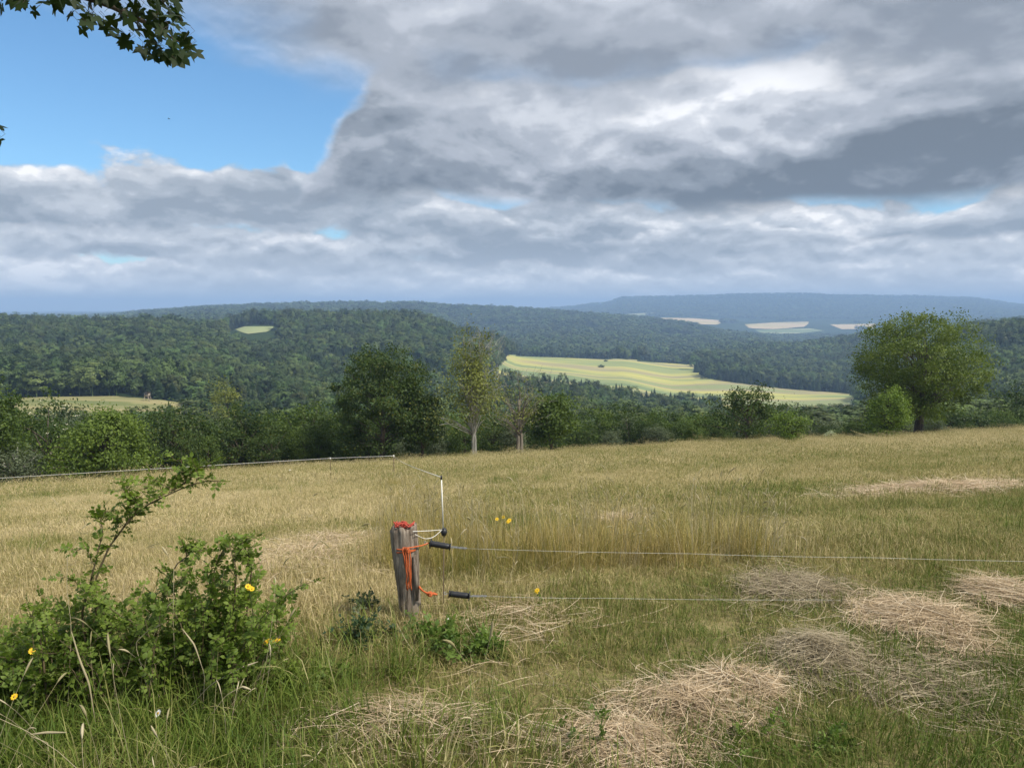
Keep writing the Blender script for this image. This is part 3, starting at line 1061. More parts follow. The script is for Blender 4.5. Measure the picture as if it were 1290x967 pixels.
elder()
plant_tree('bush', 41, 18, 47, 560, 80, 'dark grey green scrub bush with bare white twigs below the flowering shrub', 'bush', base=0.0, n_clump=80, per=55, leaf=0.14, sigma=0.3, mat=M_leaf_grey,
           low=1.0, parts=('stem', 'foliage'), bark=M_pale_bark)
plant_tree('field_tree', 43, 222, 66, 518, 104, 'wide dark green tree beyond the pasture edge behind the fence wire', base=0.05, n_clump=120, per=70, leaf=0.25, sigma=0.5, mat=M_leaf_dark, low=0.9)
plant_tree('field_tree', 47, 308, 72, 512, 72, 'blue green rounded tree beyond the pasture edge behind the fence wire', base=0.08, n_clump=100, per=70, leaf=0.25, sigma=0.46, mat=M_leaf_dark, low=0.9)
plant_tree('field_tree', 51, 388, 73, 505, 84, 'mid green spreading tree next to the round dark tree', base=0.08, n_clump=100, per=70, leaf=0.25, sigma=0.5, mat=M_leaf_mid, low=0.9)
plant_tree('field_tree', 53, 284, 130, 474, 40, 'reddish brown green tree at the end of the small dry meadow', base=0.1, n_clump=70, per=60, leaf=0.34, sigma=0.6, mat=M_leaf_olive, low=0.9)


def belt():
    """scrub and young trees lining the pasture edge"""
    rng = np.random.default_rng(77)
    protos = []
    labs = ['dark green scrub tree in the hedge belt lining the far pasture edge', 'mid green leafy young tree in the hedge belt lining the far pasture edge',
            'greyish green scrub bush in the hedge belt lining the far pasture edge', 'broad dark green scrub tree in the hedge belt lining the far pasture edge']
    grps = ['dark scrub trees along the far pasture edge', 'mid green young trees along the far pasture edge', 'greyish scrub along the far pasture edge', 'broad dark scrub along the far pasture edge']
    kind = ['dark green scrub tree', 'mid green young tree', 'greyish green scrub bush', 'broad dark scrub tree']
    for k, (mt, W) in enumerate([(M_leaf_dark, 6.0), (M_leaf_mid, 6.4), (M_leaf_grey, 5.2), (M_leaf_dark, 7.0)]):
        t = thing('scrub_tree', (0, 0, 0), labs[k], 'tree', grps[k])
        w, c = tree_meshes(300 + k, 8.0, W, 0.3, 110, 62, 0.27, 0.5, 0.34, 0.45, 0.14, 0.3, low=1.0)
        w.build('trunk', M_bark, t, True)
        c.build('crown', mt, t)
        protos.append(t)
    TOPX = [-60, 30, 170, 280, 345, 420, 560, 660, 740, 820, 890, 1000, 1080, 1140, 1230, 1290, 1360]
    TOPY = [520, 520, 528, 522, 520, 520, 526, 512, 514, 514, 514, 516, 518, 512, 508, 500, 500]
    used = [False] * 4
    spots = []
    for row, (dy, step) in enumerate([(7, 33), (16, 36), (27, 38)]):
        px = -50.0 + row * 13
        while px < 1350:
            spots.append((px + rng.uniform(-9, 9), dy + rng.uniform(-2.5, 2.5), row))
            px += step * rng.uniform(0.8, 1.25)
    for px, dy, row in spots:
        a = ray(px, 560)[0]
        Y = float(edge_dist(a)) + dy
        x = a * Y
        zg = tz1(x, Y) - 0.15
        top = np.interp(px, TOPX, TOPY) + rng.uniform(-4, 15) + (14 if row == 0 else 4 if row == 1 else -2)
        if row == 0 and 1170 < px < 1300:
            top = 524 + rng.uniform(-4, 8)
        H = at(px, top, Y).z - zg
        if H < 1.2:
            continue
        k = int(rng.integers(0, 4))
        w = np.clip(H / 8.0, 0.42, 1.15) * rng.uniform(0.85, 1.2)
        loc, rz, s = (x, Y, zg), rng.random() * 6.28, (w, w, H / 8.0)
        if not used[k]:
            used[k] = True
            o = protos[k]
            o.location, o.rotation_euler, o.scale = loc, (0, 0, rz), s
        else:
            o = copy_tree(protos[k], loc, rz, s)
        where = [w_ for lim, w_ in ((205, 'beside the large lower bush'), (425, 'behind the far fence wire'), (655, 'behind the round dark tree and the airy tree'),
                                    (895, 'between the withered tree and the fruit tree'), (1075, 'behind the fruit tree and bright bush'), (9999, 'behind the large broad tree')) if px < lim][0]
        o['label'] = kind[k] + ' ' + where
        o['group'] = kind[k] + ('es ' if kind[k].endswith('bush') else 's ') + where


belt()


# ---------------------------------------------------------------- small things in the middle distance
def hide():
    x, y = hit(186, 506, 250, 430)
    zg = tz1(x, y)
    t = thing('hunting_hide', (x, y, zg), 'small wooden raised hide on legs at the forest edge of the dry meadow', 'hide')
    wood = plain('grey_boards', (0.34, 0.28, 0.22), 0.85, 0.1)
    dark = plain('dark_boards_and_shade', (0.06, 0.05, 0.04), 0.9, 0.1)
    for sx in (-1, 1):
        for sy in (-1, 1):
            MB().tube([(sx * 1.5, sy * 1.3, -0.2), (sx * 0.95, sy * 0.8, 2.6)], 0.12, 6).build('leg', wood, t)
    c = MB().box((0, 0, 3.5), (2.2, 1.8, 1.8)).build('cabin', wood, t)
    MB().box((0, -0.91, 3.75), (1.5, 0.05, 0.55)).build('opening_shade', dark, c)  # dark panel on the cabin wall, coloured as the shade inside an opening
    MB().box((0, 0, 4.5), (2.7, 2.3, 0.18)).build('roof', dark, t)
    MB().tube([(1.2, -1.0, -0.1), (0.5, -0.95, 2.7)], 0.07, 5).build('ladder', wood, t)


hide()


def field_copses():
    for px, py, w, lab in ((757, 463, 5.5, 'small round copse standing alone in the middle of the sunlit crop field'), (763, 455.5, 2.6, 'tiny bush near the upper edge of the sunlit crop field'),
                           (713, 451, 2.6, 'lone bush at the top edge of the sunlit crop field'), (889, 477, 7, 'dark bush on the corner of the sunlit crop field by the wooded spur')):
        x, y = hit(px, py, 700, 1480)
        t = thing('copse', (x, y, tz1(x, y)), lab, 'bush')
        wd, c = tree_meshes(int(px), w * 0.85, w * 1.9, 0, 40, 22, 0.7, 0.7, low=1.0)
        wd.build('stem', M_bark, t)
        c.build('foliage', M_leaf_dark, t)


field_copses()


def bird():
    p = at(213, 150, 120)
    t = thing('bird', p, 'tiny dark bird gliding in the blue gap of the sky', 'bird')
    m = plain('plumage', (0.04, 0.04, 0.045))
    MB().tube([(-0.16, 0, 0), (-0.08, 0, 0.01), (0.05, 0, 0.01), (0.16, 0, 0)], [0.01, 0.05, 0.045, 0.012], 6).build('body', m, t, True)
    for s in (-1, 1):
        MB().add([(-0.05, 0, 0.02), (0.07, 0, 0.02), (0.03, s * 0.22, 0.09), (-0.06, s * 0.2, 0.08), (-0.09, s * 0.42, 0.05)], [(0, 1, 2, 3)], [(3, 2, 4)]).build('wing', m, t)


bird()


# ---------------------------------------------------------------- grass
def blades(mb, rng, B, L, W, lean, az, curl=0.5):
    """bent tapering blades: B base points, L lengths, W widths, lean 0..1, az bearing"""
    n = len(B)
    d = np.stack([np.cos(az), np.sin(az), np.zeros(n)], 1)
    tw = az + 1.57 + rng.normal(size=n) * 0.6
    s = np.stack([np.cos(tw), np.sin(tw), np.zeros(n)], 1) * (W / 2)[:, None]
    hz = (L * np.sin(lean * 1.5))[:, None]
    vt = (L * np.cos(lean * 1.5))[:, None]
    up = np.array([0, 0, 1.0])
    m1 = B + d * hz * 0.16 * (1 - curl * 0.5) + up * vt * 0.42
    m2 = B + d * hz * 0.48 + up * vt * 0.80
    tp = B + d * hz + up * vt * (1.0 - 0.25 * curl * lean[:, None])
    V = np.stack([B - s, B + s, m1 + s * 0.9, m1 - s * 0.9, m2 + s * 0.6, m2 - s * 0.6, tp], 1).reshape(-1, 3)
    k = np.arange(n)[:, None] * 7
    mb.add(V, np.vstack([k + [0, 1, 2, 3], k + [3, 2, 4, 5]]), k + [5, 4, 6])


def disc(rng, n, r):
    a, q = rng.random(n) * 6.28, np.sqrt(rng.random(n)) * r
    return np.stack([np.cos(a) * q, np.sin(a) * q, np.zeros(n)], 1)


def turf(seed, r, n, l0, l1, w, mat, flat=0.25, lean=0.35, z0=-0.01):
    rng = np.random.default_rng(seed)
    mb = MB()
    B = disc(rng, n, r)
    B[:, 2] = z0
    L = rng.uniform(l0, l1, n) * rng.choice([0.6, 1.0, 1.25], n, p=[0.35, 0.5, 0.15])
    le = np.abs(rng.normal(size=n)) * lean
    nf = int(n * flat)
    le[:nf] = rng.uniform(0.75, 1.0, nf)
    B[:nf, 2] += rng.uniform(0.0, l0 * 0.9, nf)
    blades(mb, rng, B, L, w * rng.uniform(0.6, 1.3, n), np.clip(le, 0, 1.0), rng.random(n) * 6.28)
    return mb.mesh('turf', mat)


def stalks(seed, n, r, l0, l1, lean=0.3, ear=0.09, ew=0.010):
    """thin dry stems that carry drooping pale ears"""
    rng = np.random.default_rng(seed)
    mb = MB()
    for b in disc(rng, n, r):
        L = rng.uniform(l0, l1)
        az = rng.normal() * 1.2
        ln = abs(rng.normal()) * lean
        d = np.array([math.cos(az), math.sin(az), 0])
        t = np.linspace(0, 1, 7)[:, None]
        droop = rng.uniform(0.1, 0.5)
        p = b + d * (ln * L * t ** 1.6 + droop * L * 0.4 * np.maximum(t - 0.6, 0) ** 1.4) + np.array([0, 0, 1.0]) * L * (t - droop * 0.9 * np.maximum(t - 0.62, 0) ** 2 * 2)
        mb.tube(p, np.linspace(0.0013, 0.0008, 7), 3, False)
        q, e = p[-1], p[-1] - p[-2]
        e = e / np.linalg.norm(e)
        el = ear * rng.uniform(0.6, 1.3)
        ts = np.linspace(0, 1, 5)[:, None]
        pe = q - e * el * 0.2 + e * el * ts + np.array([0, 0, -1.0]) * el * 0.35 * ts ** 2
        mb.tube(pe, np.array([0.2, 0.9, 1.0, 0.7, 0.1]) * ew / 2 * rng.uniform(0.6, 1.2), 4, False)
    return mb.mesh('seed_stalks', M_seed)


K_near = kinds('turf_near', [turf(1 + i, 0.20, 420, 0.022, 0.058, 0.0030, M_turf, 0.45, 0.48) for i in range(5)] + [turf(11 + i, 0.18, 260, 0.04, 0.105, 0.0032, M_turf, 0.3, 0.45) for i in range(4)])
K_mid = kinds('turf_mid', [turf(21 + i, 0.55, 760, 0.025, 0.065, 0.0055, M_turf, 0.45, 0.48) for i in range(4)] + [turf(31 + i, 0.5, 480, 0.04, 0.11, 0.005, M_turf, 0.25, 0.45) for i in range(3)])
K_far = kinds('turf_far', [turf(41 + i, 1.7, 900, 0.035, 0.09, 0.014, M_turf, 0.4, 0.5) for i in range(4)] + [turf(51 + i, 1.5, 600, 0.06, 0.15, 0.012, M_turf, 0.2, 0.45) for i in range(3)])
K_gold = kinds('tall_grass', [turf(61 + i, 0.13, 80, 0.18, 0.44, 0.0028, M_gold, 0.10, 0.32) for i in range(5)] + [stalks(71 + i, 9, 0.12, 0.32, 0.52, 0.18, 0.06, 0.006) for i in range(3)])
K_green = kinds('green_grass', [turf(81 + i, 0.13, 85, 0.09, 0.23, 0.0040, M_green, 0.2, 0.55) for i in range(5)])
K_seed = kinds('seed_stalks', [stalks(91 + i, 3, 0.10, 0.35, 0.62, 0.5, 0.10, 0.010) for i in range(6)])


def dryness(x, y):
    z = terrain(x, y)
    px, py = proj(x, y, z)
    d = 0.60 + (fbm(x * 0.5, y * 0.5, 3) - 0.5) * 0.8 + (fbm(x * 0.09 + 5, y * 0.09, 2) - 0.5) * 0.5 + (fbm(x * 0.12 + 40, y * 0.8 + x * 0.1, 3) - 0.5) * 0.7
    d = d - 0.22 * sstep(fbm(x * 0.22 + 70, y * 0.32, 3), 0.56, 0.68)
    near_r = sstep(px, 640, 900) * sstep(py, 735, 860)
    d = d - 0.26 * near_r
    d = d - 0.10 * sstep(px, 560, 720) * sstep(py, 560, 600) * (1 - near_r)
    d = d - 0.30 * (1 - sstep(px, 380, 640)) * sstep(py, 770, 850)
    d = d - 0.12 * sstep(py, 800, 940)
    d = d + 0.14 * (1 - sstep(px, 380, 560)) * (1 - sstep(py, 740, 800))
    d = d + 0.14 * (1 - sstep(py, 575, 625))
    return d


def jitter(y0, y1, gap, seed, a0=-100, a1=1390):
    rng = np.random.default_rng(seed)
    P = []
    Y = y0
    while Y < y1:
        xs = np.arange(ray(a0, 700)[0] * Y - 0.3, ray(a1, 700)[0] * Y + 0.3, gap)
        P.append(np.stack([xs + rng.uniform(-0.5, 0.5, len(xs)) * gap, Y + rng.uniform(-0.5, 0.5, len(xs)) * gap], 1))
        Y += gap
    P = np.vstack(P)
    return P[:, 0], P[:, 1], rng


def fence_strip(x, y):
    """how far inside the unmown strip under the fence a place lies (0..1)"""
    wob = (fbm(x * 1.3, y * 1.3, 3) - 0.5)
    a = sstep(x, -0.75, -0.35) * (1 - sstep(x + wob * 0.9, 1.65, 2.15)) * sstep(y + wob * 0.4, 4.45, 4.75) * (1 - sstep(y + wob * 0.9 + 0.2 * x, 5.3, 6.2))
    t = np.clip((y - 4.6) / 25.4, 0, 1)
    cx = -0.42 + (-4.6 + 0.42) * t
    b = (1 - sstep(np.abs(x - cx + wob * 0.6), 0.3, 0.6 + 0.25 * t)) * sstep(y, 4.6, 5.2) * (1 - sstep(y, 27, 31))
    return np.maximum(a, b * 0.85)


def put(name, coll, y0, y1, gap, seed, nk, keep, dry, size, label, tilt=0.12, cat='grass', face=None):
    x, y, rng = jitter(y0, y1, gap, seed)
    k = keep(x, y, rng)
    x, y = x[k], y[k]
    n = len(x)
    z = terrain(x, y)
    s = rng.uniform(0.75, 1.25, n) * size(x, y)
    turn = np.stack([rng.normal(size=n) * tilt, rng.normal(size=n) * tilt, rng.random(n) * 6.28 if face is None else face + rng.normal(size=n) * 0.8], 1)
    pick = nk(x, y, rng, n)
    scatter(name, coll, np.stack([x, y, z], 1), pick, turn, np.stack([s, s, s * rng.uniform(0.75, 1.3, n)], 1), dry(x, y) + rng.normal(size=n) * 0.06, label, cat)


def tall_or_short(a, b, bias=0.0):
    def f(x, y, rng, n):
        t = fbm(x * 0.8 + 3, y * 0.8, 3) + rng.normal(size=n) * 0.08 + bias
        return np.where(t > 0.54, a + rng.integers(0, b, n), rng.integers(0, a, n))
    return f


one = lambda x, y: np.ones(len(x))
inside = lambda x, y, rng: y < edge_dist(x / y) + 6
put('pasture_grass', K_near, 1.5, 8.6, 0.125, 1, tall_or_short(5, 4), lambda x, y, rng: rng.random(len(x)) < 0.96, dryness, one, 'short green and straw coloured grass of the near pasture')
put('pasture_grass', K_mid, 8.2, 25, 0.40, 2, tall_or_short(4, 3), lambda x, y, rng: rng.random(len(x)) < 0.96, dryness, one, 'patchy dry grass in the middle of the pasture')
put('pasture_grass', K_far, 24, 92, 1.2, 3, tall_or_short(4, 3), inside, dryness, one, 'pale dry grass on the far slope of the pasture')
put('tall_grass', K_gold, 4.0, 31, 0.115, 4, lambda x, y, rng, n: rng.integers(0, 8, n), lambda x, y, rng: (fence_strip(x, y) > 0.25 + 0.5 * rng.random(len(x))) & (rng.random(len(x)) < np.where(y < 8, 0.9, 0.28)),
    lambda x, y: 0.46 + (fbm(x * 0.9, y * 0.9, 3) - 0.5) * 0.8, lambda x, y: (0.55 + 0.34 * fence_strip(x, y)) * np.where(y > 7, 0.62, 1.0), 'tall golden green grass left standing under the wire fence', 0.08)


def green_zone(x, y, rng):
    px, py = proj(x, y, terrain(x, y))
    p = 1.0 * (1 - sstep(px, 330, 500)) * sstep(py, 800, 880)
    p = np.maximum(p, 0.75 * sstep(px, 180, 260) * (1 - sstep(px, 600, 720)) * sstep(py, 890, 940))
    p = np.maximum(p, 0.3 * sstep(px, 400, 440) * (1 - sstep(px, 600, 680)) * sstep(py, 790, 815) * (1 - sstep(py, 850, 880)))
    return rng.random(len(x)) < p * sstep(fbm(x * 1.6, y * 1.6, 3), 0.2, 0.5)


put('long_grass', K_green, 1.5, 4.6, 0.085, 5, lambda x, y, rng, n: rng.integers(0, 5, n), green_zone, lambda x, y: 0.42 + (fbm(x * 2, y * 2, 3) - 0.5) * 0.9, one,
    'long lush green grass in the left foreground', 0.2)

put('weed_tufts', K_green, 5.5, 48, 0.42, 15, lambda x, y, rng, n: rng.integers(0, 5, n), lambda x, y, rng: rng.random(len(x)) < 0.22 * sstep(fbm(x * 0.3 + 21, y * 0.4, 3), 0.48, 0.66),
    lambda x, y: 0.50 + (fbm(x * 0.5, y * 0.5, 3) - 0.5) * 1.2, lambda x, y: np.where(y > 14, 1.3, 0.75), 'scattered greener tufts in the dry pasture', 0.2)


def seed_zone(x, y, rng):
    px, py = proj(x, y, terrain(x, y))
    p = 0.035 * (1 - sstep(px, 640, 800)) * sstep(py, 690, 760)
    p = np.maximum(p, 0.10 * sstep(px, 380, 440) * (1 - sstep(px, 640, 720)) * sstep(py, 720, 760) * (1 - sstep(py, 800, 850)))
    p = np.maximum(p, 0.09 * (1 - sstep(px, 320, 420)) * sstep(py, 860, 920))
    p = np.maximum(p, 0.05 * sstep(px, 600, 700) * (1 - sstep(px, 1000, 1080)) * (fence_strip(x, y) > 0.3))
    return rng.random(len(x)) < p


put('seed_stalks', K_seed, 1.9, 7.5, 0.12, 6, lambda x, y, rng, n: rng.integers(0, 6, n), seed_zone, lambda x, y: 0.5 + 0 * x, lambda x, y: 0.75 + 0 * x, 'pale dry seed stalks with drooping ears around the post and bush', 0.22)


# ---------------------------------------------------------------- hay left after mowing
def ribbons(mb, P, W, side):
    """P: (n, k, 3) polylines turned into flat tapering ribbons"""
    n, k, _ = P.shape
    w = (W[:, None] * np.array([0.5, 1, 1, 1, 0.4][:k]))[..., None] * 0.5
    V = np.concatenate([P - side[:, None] * w, P + side[:, None] * w], 2).reshape(n, k, 2, 3)
    b = np.arange(n)[:, None] * (2 * k)
    Q = np.vstack([b + [2 * i, 2 * i + 1, 2 * i + 3, 2 * i + 2] for i in range(k - 1)])
    mb.add(V.reshape(-1, 3), Q)


def hay(px, py, wpx, hpx, label, dens=1.0, mat=None, high=0.07, rot=0.0, seed=0, width=0.0021):
    rng = np.random.default_rng(900 + seed)
    x0, y0 = hit(px, py, 1.5, 60, 3000)
    xa, ya = hit(px, py + hpx / 2, 1.5, 60, 3000)
    xb, yb = hit(px, py - hpx / 2, 1.5, 60, 3000)
    rx, ry = wpx / 2 / FPX * y0, max((yb - ya) / 2, 0.12)
    sc = max(1.0, y0 / 4.5)
    n = int(min(11000, 9500 * dens * rx * ry * 3.14 / sc ** 2 + 250))
    q = rng.normal(size=(n, 2)) * 0.5
    lump = fbm(q[:, 0] * 2.2 + seed * 7, q[:, 1] * 2.2, 3)
    q *= (0.25 + 1.55 * lump)[:, None]
    c, s = math.cos(rot), math.sin(rot)
    X = x0 + (q[:, 0] * c - q[:, 1] * s) * rx
    Y = (ya + yb) / 2 + (q[:, 0] * s * rx / max(ry, 0.01) * 0.5 + q[:, 1] * c) * ry
    rr = np.hypot(q[:, 0], q[:, 1])
    Z = terrain(X, Y) + 0.02 + high * np.exp(-(rr * 1.5) ** 2) * (0.35 + 1.2 * lump) * rng.random(n) ** 0.7
    L = rng.uniform(0.10, 0.34, n) * min(sc, 2.2)
    az = rng.normal(size=n) * 0.75 + (fbm(q[:, 0] * 1.5 + 30, q[:, 1] * 1.5, 2) - 0.5) * 6
    d = np.stack([np.cos(az), np.sin(az), rng.normal(size=n) * 0.16], 1)
    sd_ = np.stack([-np.sin(az), np.cos(az), np.zeros(n)], 1)
    cur = rng.normal(size=n) * 0.22
    C = np.stack([X, Y, Z], 1)
    t = np.linspace(-0.5, 0.5, 5)
    P = C[:, None] + d[:, None] * (t[None, :, None] * L[:, None, None]) + sd_[:, None] * ((cur * L)[:, None, None] * (t[None, :, None] ** 2 * 4 - 0.5)) \
        + np.array([0, 0, 1.0]) * ((rng.random(n) * 0.10 * L)[:, None, None] * (1 - 4 * t[None, :, None] ** 2))
    g = terrain(P[..., 0].ravel(), P[..., 1].ravel()).reshape(n, 5) + 0.006
    P[..., 2] = np.maximum(P[..., 2], g)
    mb = MB()
    side = unit(sd_ + np.array([0, 0, 1.0]) * rng.normal(size=n)[:, None] * 0.7)
    ribbons(mb, P, width * sc * rng.uniform(0.6, 1.3, n), side)
    o = mb.build('hay_pile', mat or M_hay)
    return tag(o, label, 'hay', kind='stuff')


hay(785, 948, 190, 64, 'pale mown hay heap spread at the foot of the grassy foreground', 1.3, None, 0.06, 0.15, 1)
hay(868, 905, 170, 60, 'thick tan hay heap next to the foreground hay heap', 1.3, None, 0.07, 0.2, 2)
hay(925, 872, 140, 26, 'thin straight swath of straw behind the thick hay heap', 1.3, None, 0.06, 0.0, 3)
hay(1035, 838, 130, 56, 'dark centred tangle of dry hay between two pale heaps', 1.3, M_hay_old, 0.08, 0.1, 4)
hay(1162, 790, 130, 62, 'flat pinkish tan hay patch on the green grass', 1.4, None, 0.05, 0.1, 5)
hay(1000, 748, 130, 44, 'greyish flattened hay at the end of the tall golden grass', 0.9, M_hay_old, 0.04, 0.1, 6)
hay(1262, 752, 90, 34, 'small pale hay scatter beyond the pinkish hay patch', 1.0, None, 0.04, 0.0, 7)
hay(1170, 872, 260, 110, 'thin grey straw litter scattered over the green grass', 0.22, M_hay_old, 0.02, 0.1, 8)
hay(1190, 621, 230, 12, 'long tan swath of hay far out on the pasture', 1.2, None, 0.08, 0.0, 9)
hay(785, 662, 60, 10, 'short tan hay strip behind the tall golden grass', 1.0, None, 0.06, 0.0, 10)
hay(500, 930, 330, 80, 'long yellowish straw lying over the lush foreground grass', 0.11, M_hay, 0.10, 0.1, 11)
hay(640, 800, 260, 90, 'few loose straws lying below the gate handles', 0.035, M_hay, 0.06, 0.1, 12)
hay(380, 700, 220, 60, 'bleached flattened grass left of the wooden post', 0.12, M_hay, 0.02, 0.1, 13)


# ---------------------------------------------------------------- briar bush, weeds, flowers
M_briar = leafmat('briar_leaf', (0.055, 0.100, 0.018), (0.21, 0.28, 0.045), patch=0.28, trans=0.4, pscale=5.0)
M_bramble = leafmat('bramble_leaf', (0.045, 0.092, 0.018), (0.16, 0.23, 0.042), patch=0.28, trans=0.35, pscale=6.0)
M_cane = plain('cane', (0.11, 0.085, 0.045), 0.7, 0.2)
M_stem = plain('green_stem', (0.11, 0.14, 0.04), 0.7, 0.2)


def leaflets(mb, rng, C, D, N, L, Wd):
    """six-cornered folded leaflets: C base, D direction, N normal, L length"""
    s = np.cross(D, N)
    l, w = L[:, None], Wd[:, None]
    dn = N * l
    V = np.stack([C, C + D * l * 0.33 + s * w * 0.5 + dn * 0.07, C + D * l * 0.70 + s * w * 0.38 + dn * 0.03, C + D * l - dn * 0.10,
                  C + D * l * 0.70 - s * w * 0.38 + dn * 0.03, C + D * l * 0.33 - s * w * 0.5 + dn * 0.07], 1).reshape(-1, 3)
    k = np.arange(len(C))[:, None] * 6
    mb.add(V, k + [5, 1, 2, 4], np.vstack([k + [0, 1, 5], k + [4, 2, 3]]))


def compound(mb, stems, rng, p, d, size, pairs):
    """one pinnate leaf at p pointing along d"""
    L = size * (pairs + 1) * 0.62
    d = unit(d)
    up = unit(np.array([0, 0, 1.0]) + rng.normal(size=3) * 0.45)
    s = unit(np.cross(d, up))
    up = np.cross(s, d)
    C, D = [], []
    for i in range(pairs):
        q = p + d * L * (0.30 + 0.62 * i / pairs) - np.array([0, 0, 1]) * L * 0.1 * (i / pairs) ** 2
        for sg in (-1, 1):
            C.append(q)
            D.append(unit(s * sg + d * 0.45 + rng.normal(size=3) * 0.12))
    C.append(p + d * L - np.array([0, 0, 1]) * L * 0.1)
    D.append(d)
    C, D = np.array(C), np.array(D)
    N = unit(np.tile(up, (len(C), 1)) + rng.normal(size=(len(C), 3)) * 0.3)
    N = unit(N - (N * D).sum(1, keepdims=True) * D)
    sz = size * rng.uniform(0.75, 1.2, len(C))
    leaflets(mb, rng, C, D, N, sz, sz * 0.62)
    if stems is not None:
        stems.tube([p, p + d * L * 0.5, p + d * L - np.array([0, 0, 1]) * L * 0.1], [0.0009, 0.0008, 0.0005], 3, False)


def cane_path(rng, p0, az, L, arch):
    t = np.linspace(0, 1, 12)[:, None]
    d = np.array([math.cos(az), math.sin(az), 0])
    return p0 + d * L * arch * t ** 1.7 + np.array([0, 0, 1.0]) * L * (t - 0.45 * arch * t ** 2.6) + np.cumsum(rng.normal(size=(12, 3)) * 0.006, 0)


def along(mb, stems, rng, pts, start, every, size, pairs):
    seg = np.linalg.norm(np.diff(pts, axis=0), axis=1)
    cum = np.concatenate([[0], np.cumsum(seg)])
    s = cum[-1] * start
    while s < cum[-1]:
        p = np.array([np.interp(s, cum, pts[:, i]) for i in range(3)])
        j = min(int(np.searchsorted(cum, s)), len(pts) - 1)
        tg = unit(pts[j] - pts[j - 1]) if j > 0 else np.array([0, 0, 1.0])
        d = unit(rng.normal(size=3) + tg * 0.5 + np.array([0, 0, 0.15]))
        compound(mb, stems, rng, p, d, size * rng.uniform(0.6, 1.35), int(rng.integers(pairs[0], pairs[1] + 1)))
        s += every * rng.uniform(0.5, 1.5)
    compound(mb, stems, rng, pts[-1], unit(pts[-1] - pts[-2]), size, pairs[1])


def briar():
    rng = np.random.default_rng(21)
    x0, y0 = hit(165, 885, 2, 6, 2000)
    o = np.array([x0, y0, tz1(x0, y0)])
    t = thing('briar_bush', o, 'tall green wild rose bush with one long arching cane in the foreground', 'bush')
    lv, canes = MB(), MB()
    shown = []
    # the canes that stick out of the bush, as they stand
    for path, Y in ([[(150, 880), (122, 780), (118, 735), (135, 690), (160, 655), (190, 632), (228, 612), (262, 603), (272, 605)], 3.10],
                    [[(120, 870), (105, 780), (118, 720), (130, 672), (128, 655)], 3.0], [[(160, 660), (172, 640), (165, 625)], 3.10], [[(215, 617), (238, 602), (243, 588)], 3.1],
                    [[(185, 880), (205, 760), (222, 712), (245, 690)], 3.1], [[(270, 880), (290, 780), (296, 720), (288, 685)], 3.0], [[(300, 880), (312, 770), (318, 710), (312, 690)], 3.1],
                    [[(260, 880), (262, 780), (270, 715), (282, 690)], 3.05], [[(60, 880), (50, 800), (35, 770)], 2.9]):
        pts = np.array([tuple(at(px, py, Y + 0.03 * math.sin(i * 2.1))) for i, (px, py) in enumerate(path)]) - o
        m = len(pts)
        u = np.linspace(0, m - 1, m * 3)
        pts = np.stack([np.interp(u, np.arange(m), pts[:, i]) for i in range(3)], 1) + np.cumsum(rng.normal(size=(m * 3, 3)) * 0.002, 0)
        if path[0][1] > 800:
            pts[0, 2] = max(min(pts[0, 2], 0.0), -0.05)
        shown.append(pts)
        c = MB().tube(pts, np.linspace(0.0055, 0.0018, len(pts)), 5, False)
        c.build('cane', M_cane, t, True)
        along(lv, canes, rng, pts, 0.25, 0.021, 0.021, (2, 3))
        for b in range(6):
            j = int(rng.integers(len(pts) // 3, len(pts) - 1))
            sp_ = cane_path(rng, pts[j], rng.random() * 6.28, rng.uniform(0.05, 0.13), 0.8)
            canes.tube(sp_, np.linspace(0.0018, 0.0008, 12), 3, False)
            along(lv, canes, rng, sp_, 0.2, 0.016, 0.019, (2, 3))
    # the dense body
    for i in range(135):
        ex = rng.uniform(-0.58, 0.58)
        b = np.array([ex, rng.uniform(-0.22, 0.30), 0.0])
        top = (0.30 + 0.30 * math.exp(-((ex - 0.36) / 0.2) ** 2) + 0.17 * math.exp(-((ex + 0.15) / 0.25) ** 2)) * rng.uniform(0.65, 1.15)
        p = cane_path(rng, b, rng.random() * 6.28, top, rng.uniform(0.1, 0.6))
        canes.tube(p, np.linspace(0.004, 0.0012, 12), 4, False)
        along(lv, canes, rng, p, 0.12, 0.014, 0.0215, (2, 3))
    f = lv.build('foliage', M_briar, t)
    tag(f, kind='stuff')
    tag(canes.build('small_canes', M_cane, t), kind='stuff')


briar()


def weed(name, px, py, r, h, n, label, seed, mat, size=0.024, cat='weed'):
    rng = np.random.default_rng(seed)
    x0, y0 = hit(px, py, 2, 8, 2000)
    o = np.array([x0, y0, tz1(x0, y0)])
    t = thing(name, o, label, cat)
    lv, st = MB(), MB()
    for i in range(n):
        b = disc(rng, 1, r)[0] * np.array([1, 0.7, 1])
        b[2] = tz1(o[0] + b[0], o[1] + b[1]) - o[2]
        p = cane_path(rng, b, rng.random() * 6.28, h * rng.uniform(0.5, 1.15), rng.uniform(0.2, 0.9))
        st.tube(p, np.linspace(0.0026, 0.001, 12), 4, False)
        along(lv, st, rng, p, 0.15, size * 0.75, size, (1, 2))
    tag(lv.build('foliage', mat, t), kind='stuff')
    tag(st.build('stems', M_stem, t), kind='stuff')


